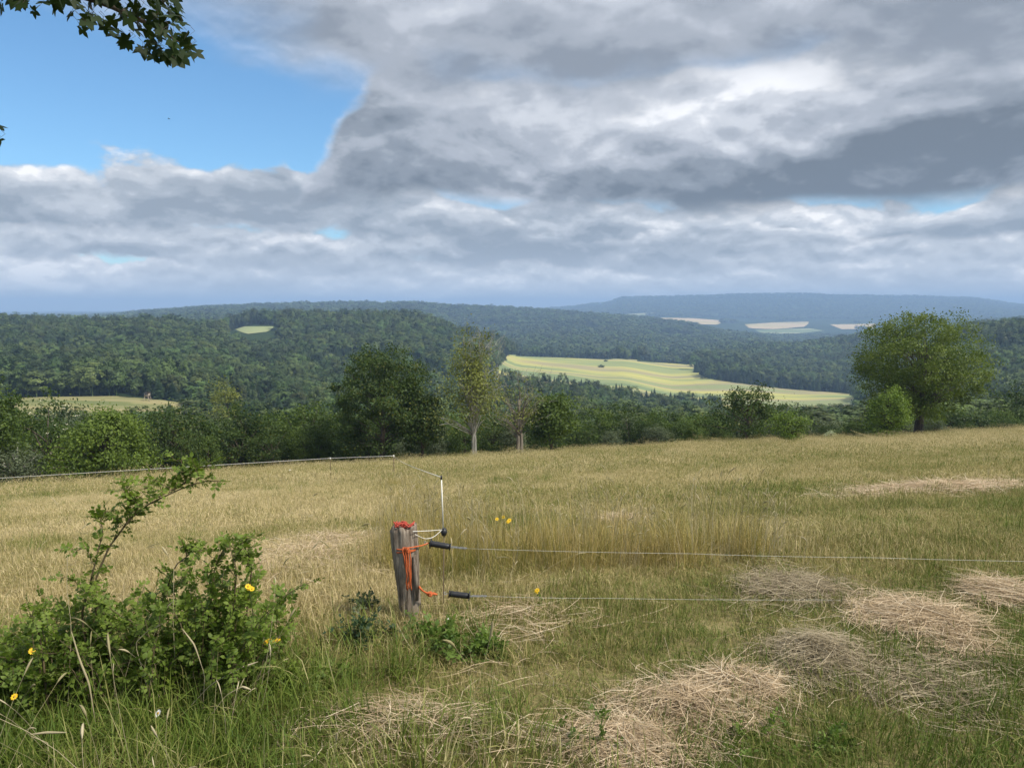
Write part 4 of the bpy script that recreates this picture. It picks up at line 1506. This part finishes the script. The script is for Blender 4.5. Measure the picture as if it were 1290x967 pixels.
weed('bramble', 545, 812, 0.15, 0.11, 24, 'low dark green bramble growing at the foot of the wooden post', 31, M_bramble)
weed('bramble', 605, 826, 0.15, 0.11, 20, 'low green bramble below the lower gate handle', 32, M_bramble)
weed('bramble', 462, 812, 0.12, 0.15, 14, 'small blue green leafy weed left of the post foot', 33, leafmat('bluish_leaf', (0.02, 0.045, 0.022), (0.07, 0.11, 0.055), pscale=6))
weed('leafy_weed', 380, 872, 0.16, 0.16, 16, 'light green leafy weed between the rose bush and the bramble', 34, M_briar, 0.02)
weed('leafy_weed', 985, 950, 0.25, 0.07, 14, 'flat bluish green clover patch in the lower grass near the hay', 35, M_bramble, 0.016)
weed('leafy_weed', 745, 925, 0.18, 0.08, 12, 'flat dark green leafy weed beside the foreground hay heap', 36, M_bramble, 0.018)
weed('leafy_weed', 25, 868, 0.25, 0.22, 26, 'dark leafy weeds spreading from the left side of the rose bush', 37, M_bramble, 0.024)
weed('thistle', 462, 772, 0.04, 0.16, 5, 'small dark withered thistle just left of the post', 38, M_leaf_grey, 0.022)

M_yellow = plain('yellow_petal', (0.70, 0.45, 0.02), 0.6, 0.2, 0.12)
M_white = plain('white_petal', (0.80, 0.79, 0.76), 0.6, 0.2, 0.06)
M_eye = plain('flower_eye', (0.45, 0.25, 0.03), 0.8, 0.1)


def flower(px, py, Y, mat, heads, label, seed, r=0.011, cat='flower', spread=0.025):
    rng = np.random.default_rng(seed)
    tip = np.array(at(px, py, Y))
    bx, by = tip[0] + rng.normal() * 0.03, tip[1] + rng.normal() * 0.03
    o = np.array([bx, by, tz1(bx, by)])
    t = thing('flower', o, label, cat)
    h = tip - o
    ts = np.linspace(0, 1, 7)[:, None]
    stem = h * ts + np.array([0.02, 0.01, 0]) * np.sin(ts * 3.14)
    MB().tube(stem, np.linspace(0.0022, 0.0012, 7), 5, False).build('stem', M_stem, t, True)
    lv = MB()
    for k in range(6):
        q = stem[1 + k % 5]
        compound(lv, None, rng, q, unit(rng.normal(size=3) + [0, 0, 0.3]), 0.02, 1)
    tag(lv.build('leaves', M_briar, t), kind='stuff')
    for k in range(heads):
        c = h + (rng.normal(size=3) * spread * np.array([1, 0.6, 0.6]) if k else 0)
        nrm = unit(np.array([rng.normal() * 0.4, -0.7, 0.8]))
        u = unit(np.cross(nrm, [0.3, 0.2, 1.0]))
        v = np.cross(nrm, u)
        rr = r * rng.uniform(0.8, 1.2)
        pet = MB()
        for i in range(9):
            a = i * 6.283 / 9
            d = u * math.cos(a) + v * math.sin(a)
            s = -u * math.sin(a) + v * math.cos(a)
            pet.add([c + d * rr * 0.2, c + d * rr * 0.7 + s * rr * 0.30, c + d * rr * 1.1 + nrm * rr * 0.1, c + d * rr * 0.7 - s * rr * 0.30], [(0, 1, 2, 3)])
        hd = pet.build('flower_head', mat, t)
        MB().tube([c - nrm * rr * 0.1, c + nrm * rr * 0.12, c + nrm * rr * 0.2], [rr * 0.34, rr * 0.34, rr * 0.15], 8).build('eye', M_eye, hd, True)
        if k:
            MB().tube([stem[5], (stem[5] + c) / 2 + np.array([0, 0, 0.004]), c], [0.0011, 0.001, 0.0009], 4, False).build('stalk', M_stem, t)


flower(640, 657, 5.0, M_yellow, 4, 'cluster of yellow flowers in the tall golden grass behind the gate handles', 1, 0.013, spread=0.035)
flower(677, 743, 3.95, M_yellow, 2, 'yellow flower standing beside the lower fence wire', 2, 0.014, spread=0.012)
flower(345, 808, 3.1, M_yellow, 4, 'yellow flower cluster at the right foot of the rose bush', 3, 0.011, spread=0.02)
flower(314, 740, 2.95, M_yellow, 3, 'yellow flower head high in the right side of the rose bush', 4, 0.010, spread=0.016)
flower(40, 820, 2.85, M_yellow, 2, 'yellow orange flower on a tall stem left of the rose bush', 5, 0.011, spread=0.012)
flower(18, 877, 2.7, M_yellow, 2, 'low yellow flower in the dark weeds left of the rose bush', 6, 0.011, spread=0.012)
flower(565, 781, 3.8, M_white, 1, 'single white flower in the bramble at the post foot', 7, 0.014)
flower(199, 898, 2.75, M_white, 1, 'round white flower in the grass before the rose bush', 8, 0.013)
flower(878, 838, 3.3, M_white, 1, 'tiny white flower in the short grass before the hay', 9, 0.011)
flower(485, 927, 2.7, M_white, 1, 'low white flower in the lush foreground grass', 10, 0.010)


# pale single stalks that stand out against the bush
def big_stalk(path, Y, label, ear=0.35, w=0.004):
    pts = np.array([tuple(at(px, py, Y)) for px, py in path])
    g = tz1(pts[0][0], pts[0][1])
    o = np.array([pts[0][0], pts[0][1], g])
    t = thing('grass_stalk', o, label, 'grass stalk', 'pale dry stalks leaning over the rose bush')
    m = len(pts)
    u = np.linspace(0, m - 1, 14)
    p = np.stack([np.interp(u, np.arange(m), pts[:, i]) for i in range(3)], 1) - o
    p = np.vstack([[(p[0][0] * 1.0, p[0][1], 0.0)], p]) if p[0][2] > 0.01 else p
    MB().tube(p, 0.0014, 4, False).build('stem', M_seed, t)
    k = int(len(p) * (1 - ear))
    e = p[k:]
    rad = np.sin(np.linspace(0.25, 3.0, len(e))) * w + 0.0008
    MB().tube(e, rad, 5, False).build('ear', M_seed, t)


big_stalk([(120, 908), (112, 860), (100, 830), (90, 795)], 2.75, 'thick pale dry grass stalk leaning left across the rose bush', 0.8, 0.0032)
big_stalk([(60, 935), (35, 925), (58, 922), (84, 922)], 2.5, 'drooping cream ear of grass below the left weeds', 0.6)
big_stalk([(255, 900), (258, 850), (245, 812), (230, 792)], 2.85, 'slender dry stalk bent over the middle of the rose bush', 0.5, 0.0025)
big_stalk([(225, 905), (265, 862), (300, 842), (325, 833)], 2.8, 'feathery cream ear of grass arching right before the rose bush', 0.35)
big_stalk([(262, 905), (285, 875), (305, 864), (316, 868)], 2.75, 'short curved cream ear of grass low before the rose bush', 0.4)
big_stalk([(85, 900), (90, 790), (84, 740), (85, 700)], 2.9, 'tall thin straight dry stem rising left of the long cane', 0.2, 0.0015)
big_stalk([(195, 900), (170, 810), (185, 795), (210, 783)], 2.9, 'pale stalk with short ear inside the rose bush', 0.2, 0.0025)
big_stalk([(218, 780), (219, 712), (212, 700), (204, 688)], 3.0, 'pale broken stalk poking out of the top of the rose bush', 0.3, 0.004)
big_stalk([(560, 860), (530, 830), (512, 808), (500, 785)], 3.3, 'long pale straw leaning in front of the bramble', 0.1, 0.001)
big_stalk([(618, 880), (612, 830), (600, 805), (585, 782)], 3.4, 'pale straw with open panicle below the lower handle', 0.2, 0.002)


# ---------------------------------------------------------------- fence
def post_mat():
    m, T = newmat('weathered_post')
    tc = T.n('ShaderNodeTexCoord')
    P = T.vm('MULTIPLY', tc.outputs['Object'], (1, 1, 0.07))
    n = T.noise(P, 60, 6, 0.65)
    n2 = T.noise(tc.outputs['Object'], 9, 4, 0.6)
    c = T.ramp(n, [(0.30, (0.030, 0.024, 0.019)), (0.45, (0.15, 0.118, 0.09)), (0.62, (0.30, 0.255, 0.205)), (0.8, (0.42, 0.37, 0.31))])
    c = T.mix(T.m('MULTIPLY', T.smooth(n2, 0.5, 0.7), 0.35), c, (0.21, 0.16, 0.11))
    finish(T, principled(T, c, 0.9, 0.1, bump(T, n, 0.9, 0.012)))
    return m


M_orange = plain('orange_twine', (0.50, 0.115, 0.035), 0.65, 0.25, 0.25, 60)
M_red = plain('red_twine', (0.46, 0.075, 0.05), 0.65, 0.25, 0.25, 60)
M_black = plain('black_plastic', (0.016, 0.017, 0.020), 0.45, 0.4, 0.2)
M_steel = plain('steel', (0.30, 0.31, 0.33), 0.4, 0.5, 0.15)
M_cord = plain('white_cord', (0.74, 0.72, 0.66), 0.7, 0.2, 0.1)
M_rod = plain('white_rod', (0.72, 0.70, 0.62), 0.5, 0.3, 0.1)
M_rod_old = plain('brown_rod', (0.15, 0.11, 0.07), 0.7, 0.2, 0.3)
PY = 3.9


def post():
    b = np.array(at(521, 770, PY))
    top = np.array(at(508, 663, PY))
    g = tz1(b[0], PY)
    o = np.array([b[0], PY, g])
    t = thing('wooden_post', o, 'short weathered split wooden post leaning left wrapped with orange twine', 'post')
    rng = np.random.default_rng(2)
    na, nr = 40, 30
    an = np.arange(na) * 6.283 / na
    crack = sum(a * np.exp(-(((an - c + 3.14) % 6.283 - 3.14) / w) ** 2) for c, w, a in ((4.35, 0.10, 0.30), (5.1, 0.13, 0.34), (3.7, 0.08, 0.22), (5.75, 0.09, 0.2), (2.5, 0.1, 0.3), (1.0, 0.12, 0.3)))
    V = []
    a0, a1 = np.array([0.0, 0, -0.25]), top - o
    for i in range(nr):
        u = i / (nr - 1)
        c = a0 + (a1 - a0) * u
        r = 0.053 + 0.009 * u + 0.004 * math.sin(u * 9)
        ra = r * (1 - crack * (0.55 + 0.45 * math.sin(u * 5 + 1)) + 0.05 * np.sin(an * 5 + u * 2.0) + 0.10 * np.sin(an * 2 + 0.7) + rng.normal(size=na) * 0.012)
        zt = c[2] + (u ** 18) * (0.014 * np.sin(an * 3 + 1) + rng.normal(size=na) * 0.004 - 0.012 * crack)
        V.append(np.stack([c[0] + np.cos(an) * ra, c[1] + np.sin(an) * ra, np.broadcast_to(zt, an.shape)], 1))
    for s, dz in ((0.72, 0.006), (0.3, -0.004)):
        last = V[nr - 1]
        m = last.mean(0)
        V.append(m + (last - m) * s + np.array([0, 0, dz]) + rng.normal(size=(na, 3)) * 0.002)
    n2 = len(V)
    V = np.vstack(V + [[V[-1].mean(0)]])
    k = np.arange(na)
    Q = np.vstack([np.stack([i * na + k, i * na + (k + 1) % na, (i + 1) * na + (k + 1) % na, (i + 1) * na + k], 1) for i in range(n2 - 1)])
    T = np.stack([(n2 - 1) * na + k, (n2 - 1) * na + (k + 1) % na, k * 0 + n2 * na], 1)
    MB().add(V, Q, T).build('post_body', post_mat(), t, False)
    sp = MB()
    e = np.array(at(521, 700, PY)) - o
    f_ = np.array(at(527, 752, PY)) - o
    sp.tube([e + [0.012, -0.045, 0.02], e + [0.014, -0.052, -0.04], (e + f_) / 2 + [0.008, -0.05, 0], f_ + [0.0, -0.045, 0]], [0.006, 0.013, 0.015, 0.008], 6)
    sp.build('splinter', post_mat(), t)
    return o


PO = post()


def wiggle(rng, pts, n, amp):
    pts = np.array([tuple(p) for p in pts])
    u = np.linspace(0, len(pts) - 1, n)
    q = np.stack([np.interp(u, np.arange(len(pts)), pts[:, i]) for i in range(3)], 1)
    q[1:-1] += rng.normal(size=(n - 2, 3)) * amp
    for _ in range(2):
        q[1:-1] = (q[:-2] + 2 * q[1:-1] + q[2:]) / 4
    return q


def twine():
    rng = np.random.default_rng(8)
    o = np.array(at(508, 690, PY))
    t = thing('baler_twine', o, 'orange baler twine wound round the wooden post with a tuft on top', 'twine')
    p = lambda px, py, dy=-0.075: np.array(at(px, py, PY + dy)) - o
    # tuft on the top
    for j in range(9):
        c = np.array(at(509 + rng.uniform(-7, 8), 663 + rng.uniform(-3, 2), PY + rng.uniform(-0.05, 0.03))) - o
        a = rng.random() * 6.28
        loop = [c + np.array([math.cos(a + s) * 0.026, math.sin(a + s) * 0.02, 0.006 + 0.012 * math.sin(s * 2 + j)]) for s in np.linspace(0, 5.2, 12)]
        MB().tube(loop, 0.0034, 5).build('loop', M_red, t, True)
    # turns round the post
    for py, w0, w1, sl in ((688, 495, 525, -3), (691, 495, 525, 2)):
        c0 = (np.array(at((w0 + w1) / 2, py, PY)) - o)
        rr = (w1 - w0) / 2 / FPX * PY * 1.04
        ring = [c0 + np.array([math.cos(s) * rr, math.sin(s) * rr * 1.02, sl * 0.002 * math.cos(s) + 0.002 * math.sin(3 * s)]) for s in np.linspace(0, 6.283, 26)]
        MB().tube(ring, 0.0032, 5, False).build('winding', M_orange, t, True)
    # hanging strands down the front
    for j in range(5):
        x = 508 + j * 1.4
        pts = wiggle(rng, [p(x, 689, -0.075), p(x + 2 + j * 0.4, 705, -0.078), p(x + 4, 725, -0.076), p(x + 4 + rng.uniform(-2, 3), 735 + rng.uniform(0, 10), -0.072)], 14, 0.005)
        MB().tube(pts, 0.0030, 5).build('strand', M_orange, t, True)
    for j in range(3):
        pts = wiggle(rng, [p(528, 738 + j, -0.06), p(534, 745, -0.05), p(541 + j, 748, -0.04), p(547 + j * 2, 746 + j, -0.03)], 10, 0.003)
        MB().tube(pts, 0.0048, 5).build('strand', M_orange, t, True)
    k = p(541, 748, -0.04)
    knot = [k + np.array([math.cos(s) * 0.012, math.sin(2 * s) * 0.008, math.sin(s) * 0.010]) for s in np.linspace(0, 6.28, 18)]
    MB().tube(knot, 0.0048, 5, False).build('knot', M_orange, t, True)
    pts = wiggle(rng, [p(510, 690, -0.075), p(522, 688, -0.05), p(533, 686, 0.0), p(540, 683.5, 0.02)], 12, 0.002)
    MB().tube(pts, 0.0036, 5).build('strand', M_orange, t, True)


twine()


def handle(x0, y0, x1, y1, xs, ys, Y, label, flange_first):
    a, b, c = (np.array(at(x0, y0, Y)), np.array(at(x1, y1, Y)), np.array(at(xs, ys, Y)))
    o = a.copy()
    t = thing('gate_handle', o, label, 'gate handle')
    ax = unit(b - a)
    u = np.linspace(0, 1, 9)[:, None]
    body = (b - a) * u
    MB().tube(body, np.array([0.014, 0.017, 0.0155, 0.0165, 0.0155, 0.0165, 0.0155, 0.016, 0.012]), 12).build('grip', M_black, t, True)
    for q in ((0.06, 1.0) if flange_first else (0.0, 0.97)):
        f = (b - a) * q
        rad = 0.027 if (q < 0.5) == flange_first else 0.019
        MB().tube([f - ax * 0.003, f + ax * 0.003], rad, 14).build('flange', M_black, t)
    # spring
    e = c - a
    s0 = b - a
    n = 90
    th = np.linspace(0, 2 * math.pi * 13, n)
    u1 = unit(np.cross(ax, [0, 0, 1.0]))
    u2 = np.cross(ax, u1)
    pts = s0 + (e - s0) * np.linspace(0, 1, n)[:, None] + (np.cos(th)[:, None] * u1 + np.sin(th)[:, None] * u2) * 0.0055
    MB().tube(pts, 0.0016, 4, False).build('spring', M_steel, t, True)
    hk = [np.array([0, 0, 0]) - ax * 0.0, -ax * 0.012, -ax * 0.022 + u2 * 0.008, -ax * 0.030, -ax * 0.022 - u2 * 0.008]
    MB().tube(hk, 0.0022, 5).build('hook', M_steel, t, True)
    return np.array(c)


h1 = handle(541, 684, 567, 688.5, 588, 690.5, PY + 0.02, 'upper black plastic gate handle with spring beside the wooden post', True)
h2 = handle(566, 747.5, 592, 750.5, 613, 750.5, PY + 0.02, 'lower black plastic gate handle with spring above the bramble', False)


def wire(name, pts, r, mat, label, sag=0.0, cat='wire'):
    pts = [np.array(p, float) for p in pts]
    o = pts[0].copy()
    q = []
    for a, b in zip(pts, pts[1:]):
        for u in np.linspace(0, 1, 13)[:-1]:
            q.append(a + (b - a) * u - np.array([0, 0, sag * 4 * u * (1 - u)]) - o)
    q.append(pts[-1] - o)
    w = MB().tube(q, r, 4).build(name, mat)
    w.location = o
    return tag(w, label, cat)


wire('fence_wire', [h1, at(870, 697, 3.85), at(1100, 702, 3.8), at(1400, 708, 3.7)], 0.0006, M_cord, 'upper thin white fence wire running right from the upper gate handle', 0.004)
wire('fence_wire', [h2, at(760, 753, 3.85), at(1030, 755, 3.8), at(1400, 760, 3.7)], 0.0006, M_cord, 'lower thin white fence wire running right from the lower gate handle', 0.004)


def rod(px, py_top, py_bot, Y, label, r=0.0055, low=None, two=False):
    tp = np.array(at(px, py_top, Y))
    x = tp[0]
    g = tz1(x, Y)
    o = np.array([x, Y, g])
    t = thing('fence_rod', o, label, 'fence rod', None)
    h = tp[2] - g
    if two:
        cut = np.array(at(px, 668, Y))[2] - g
        MB().tube([(0.008, 0, cut), (0.0, 0, h)], r, 8).build('upper_shaft', M_rod, t, True)
        MB().tube([(0.0, 0, h - 0.012), (0.0, 0, h + 0.01)], [r * 1.5, r * 1.2], 8).build('cap', M_black, t, True)
        MB().tube([(0.0, 0, -0.2), (0.012, 0, cut)], r * 0.8, 7).build('lower_shaft', M_rod_old, t, True)
        MB().tube([(0.010, 0, cut - 0.028), (0.012, 0, cut - 0.01), (0.012, 0, cut + 0.012)], [0.012, 0.019, 0.012], 9).build('insulator', M_black, t, True)
    else:
        MB().tube([(0, 0, -0.2), (0, 0, h)], r, 6).build('shaft', M_rod_old, t, True)
        MB().tube([(0, 0, h - 0.06), (0, 0, h + 0.03)], r * 1.7, 6).build('insulator', M_rod, t, True)
    return tp


r1 = rod(556, 601, 740, 4.1, 'white upper and brown lower fence rod with black insulator behind the post', 0.0038, two=True)
r2 = rod(496, 574, 600, 30.0, 'thin corner fence rod in front of the round dark tree', 0.016)
r3 = rod(416, 577, 600, 32.0, 'thin fence rod carrying the white wire left of the corner rod', 0.016)
r4 = rod(-150, 611, 640, 36.0, 'thin fence rod carrying the white wire near the lower scrub', 0.016)
rod(365, 592, 606, 41.0, 'short dark stake standing alone in the dry pasture', 0.04)
wire('fence_wire', [r1, r2], 0.0022, M_cord, 'white fence wire running from the near rod down to the corner rod', 0.05)
wire('fence_wire', [r2, r3, r4], 0.0095, M_cord, 'white fence tape running along the lower pasture past the large bush', 0.0)


def cords():
    rng = np.random.default_rng(3)
    ins = np.array(at(557, 667, 4.09))
    o = np.array(at(520, 669, PY - 0.05))
    t = thing('cord', o, 'white cord tied between the post top and the insulator', 'cord')
    a = np.array(at(520, 669, PY - 0.05)) - o
    b = ins - o
    MB().tube(wiggle(rng, [a, (a + b) / 2 + np.array([0, 0, -0.001]), b], 9, 0.001), 0.0017, 5).build('strand', M_cord, t, True)
    p1 = np.array(at(523, 673, PY - 0.04)) - o
    p2 = np.array(at(535, 679, PY + 0.06)) - o
    p3 = np.array(at(546, 677, PY + 0.14)) - o
    MB().tube(wiggle(rng, [p1, p2, p3, b], 14, 0.001), 0.0017, 5).build('strand', M_cord, t, True)


cords()


# small white marker and other far bits of the pasture
def marker():
    x, y = hit(846, 558, 40, 85, 1500)
    t = thing('marker_post', (x, y, tz1(x, y)), 'small whitish marker post at the pasture edge left of the dark fruit tree', 'post')
    MB().tube([(0, 0, -0.2), (0, 0, 0.62), (0.02, 0, 0.75)], [0.09, 0.085, 0.05], 7).build('shaft', plain('lime_stone', (0.5, 0.49, 0.45)), t)
    MB().tube([(0, 0, 0.76), (0.0, 0, 0.82)], [0.10, 0.08], 7).build('cap', M_steel, t)


marker()


# ---------------------------------------------------------------- maple above the camera
def maple():
    rng = np.random.default_rng(6)
    tx, ty = -6.6, 3.6
    g = tz1(tx, ty)
    o = np.array([tx, ty, g])
    t = thing('overhanging_maple', o, 'maple tree reaching dark lobed leaves into the sky above the pasture', 'tree')
    MB().tube([(0, 0, -0.3), (0.05, 0, 1.2), (0.0, 0.1, 3.0), (0.1, 0, 5.0), (0.0, 0.1, 8.0)], [0.36, 0.26, 0.23, 0.18, 0.08], 12).build('trunk', M_bark, t, True)
    YB = 6.0
    main = [np.array([0.0, 0.05, 3.6]), np.array(at(-200, -120, 5.2)) - o, np.array(at(-40, -45, 5.9)) - o, np.array(at(70, -14, YB)) - o, np.array(at(140, 8, YB)) - o, np.array(at(195, 35, YB)) - o, np.array(at(228, 55, YB)) - o]
    MB().tube(wiggle(rng, main, 26, 0.01), np.linspace(0.07, 0.004, 26), 7, False).build('limb', M_bark, t, True)
    tw2 = [np.array(at(-200, -120, 5.2)) - o, np.array(at(-120, 40, 5.6)) - o, np.array(at(-40, 130, 5.8)) - o, np.array(at(-8, 160, 5.9)) - o]
    MB().tube(wiggle(rng, tw2, 16, 0.01), np.linspace(0.02, 0.003, 16), 5, False).build('limb', M_bark, t, True)
    M_maple = leafmat('maple_leaf', (0.009, 0.022, 0.004), (0.032, 0.056, 0.009), patch=0.1, trans=0.40, pscale=3.0)
    # lobed leaf, five points
    tips = [(-2.25, 0.62, 0.30), (-1.15, 0.86, 0.40), (0.0, 1.0, 0.46), (1.15, 0.86, 0.40), (2.25, 0.62, 0.30)]
    outl = [(0.0, -0.12)]
    ring = []
    for i, (a, r, nr) in enumerate(tips):
        for da, k in ((-0.42, 0.66), (-0.22, 0.80), (0.0, 1.05), (0.22, 0.80), (0.42, 0.66)):
            ring.append((math.sin(a + da) * r * k, math.cos(a + da) * r * k))
        if i < 4:
            am = (a + tips[i + 1][0]) / 2
            ring.append((math.sin(am) * 0.48, math.cos(am) * 0.48))
    ring = [(0.05, -0.10)] + ring[::-1][::1] + [(-0.05, -0.10)]
    V = [(0, 0.15, 0.03)] + [(x, y, -0.10 * math.hypot(x, y - 0.15) ** 2) for x, y in ring]
    T = [(0, i, i + 1) for i in range(1, len(ring))]
    me = MB().add(np.array(V), None, T).mesh('leaf', M_maple)
    poly = [(-30, -60), (228, -60), (228, 0), (232, 25), (240, 45), (252, 76), (244, 82), (218, 76), (190, 72), (165, 56), (132, 42), (95, 24), (70, 16), (30, 6), (-30, 4)]

    def inp(px, py):
        c = False
        for (ax, ay), (bx, by) in zip(poly, poly[1:] + poly[:1]):
            if (ay > py) != (by > py) and px < (bx - ax) * (py - ay) / (by - ay) + ax:
                c = not c
        return c
    spots = [(42, 14), (246, 66), (238, 58), (196, 70), (103, 36), (160, 52), (178, 62), (214, 66), (228, 48), (225, 10), (222, 20), (134, 34), (-4, 158), (-3, 176), (2, 8)]
    while len(spots) < 298:
        px, py = rng.uniform(-30, 250), rng.uniform(-60, 84)
        if inp(px, py):
            spots.append((px, py))
    tw = MB()
    for i, (px, py) in enumerate(spots):
        Y = YB + (rng.normal() * 0.28 if i > 14 else rng.normal() * 0.1)
        if px < 3 and py > 100:
            Y = 5.9
        p = np.array(at(px, py, Y)) - o
        l = bpy.data.objects.new('leaf', me)
        COL.objects.link(l)
        l.parent = t
        l.location = p
        s = rng.uniform(0.062, 0.096)
        l.scale = (s, s, s)
        d = unit(np.array([rng.normal() * 0.7 + 0.3, rng.normal() * 0.5 - 0.3, -0.75]))
        q = Vector(d).to_track_quat('Y', 'Z').to_matrix().to_4x4() @ Matrix.Rotation(rng.normal() * 0.9, 4, 'Y')
        l.rotation_euler = q.to_euler()
        b = p - d * 0.07
        tw.tube([b + np.array([-0.03, 0, 0.03]), b, p], [0.0022, 0.0014, 0.0012], 3, False)
    tag(tw.build('leaf_stalks', M_bark, t), kind='stuff')
    cr = MB()
    c, d = crown_points(rng, 120, 11.5, 7.0, 5.2, 0.3, 0.4, 0.5)
    c = c + np.array([-0.6, -1.6, 0])
    L = np.repeat(c, 45, 0) + rng.normal(size=(120 * 45, 3))[:len(c) * 45] * 0.42
    leaf_cards(cr, L, unit(L - np.array([0, 0, 8.0])), 0.13, rng, 0.85)
    tag(cr.build('crown', M_maple, t), kind='stuff')
    for j in range(14):
        q = c[j * 7]
        MB().tube([np.array([0.03, 0.05, 3.4 + 0.3 * j]), (np.array([0, 0, 4.0 + 0.3 * j]) + q) / 2 + np.array([0, 0, 0.4]), q], [0.06, 0.035, 0.01], 5, False).build('limb', M_bark, t, True)


maple()


# ---------------------------------------------------------------- haze in the valley air
def haze():
    m = bpy.data.materials.new('haze')
    m.use_nodes = True
    T = NT(m.node_tree)
    m.node_tree.nodes.clear()
    o = T.n('ShaderNodeOutputMaterial')
    v = T.n('ShaderNodeVolumePrincipled')
    v.inputs['Color'].default_value = (0.45, 0.67, 1.0, 1)
    v.inputs['Density'].default_value = 0.00017
    v.inputs['Anisotropy'].default_value = 0.0
    T.put(o.inputs['Volume'], v.outputs[0])
    g = bpy.data.objects['ground'].data
    co = np.empty(len(g.vertices) * 3)
    g.vertices.foreach_get('co', co)
    z = co.reshape(-1, 3)[:, 2]
    lo, hi = z.min() - 1.0, max(z.max() + 40, 60)
    b = MB().box((0, 0, (lo + hi) / 2), (33000, 33000, hi - lo)).build('haze', m)
    tag(b, 'thin bluish haze filling the air over the valleys', 'haze', kind='stuff')


haze()
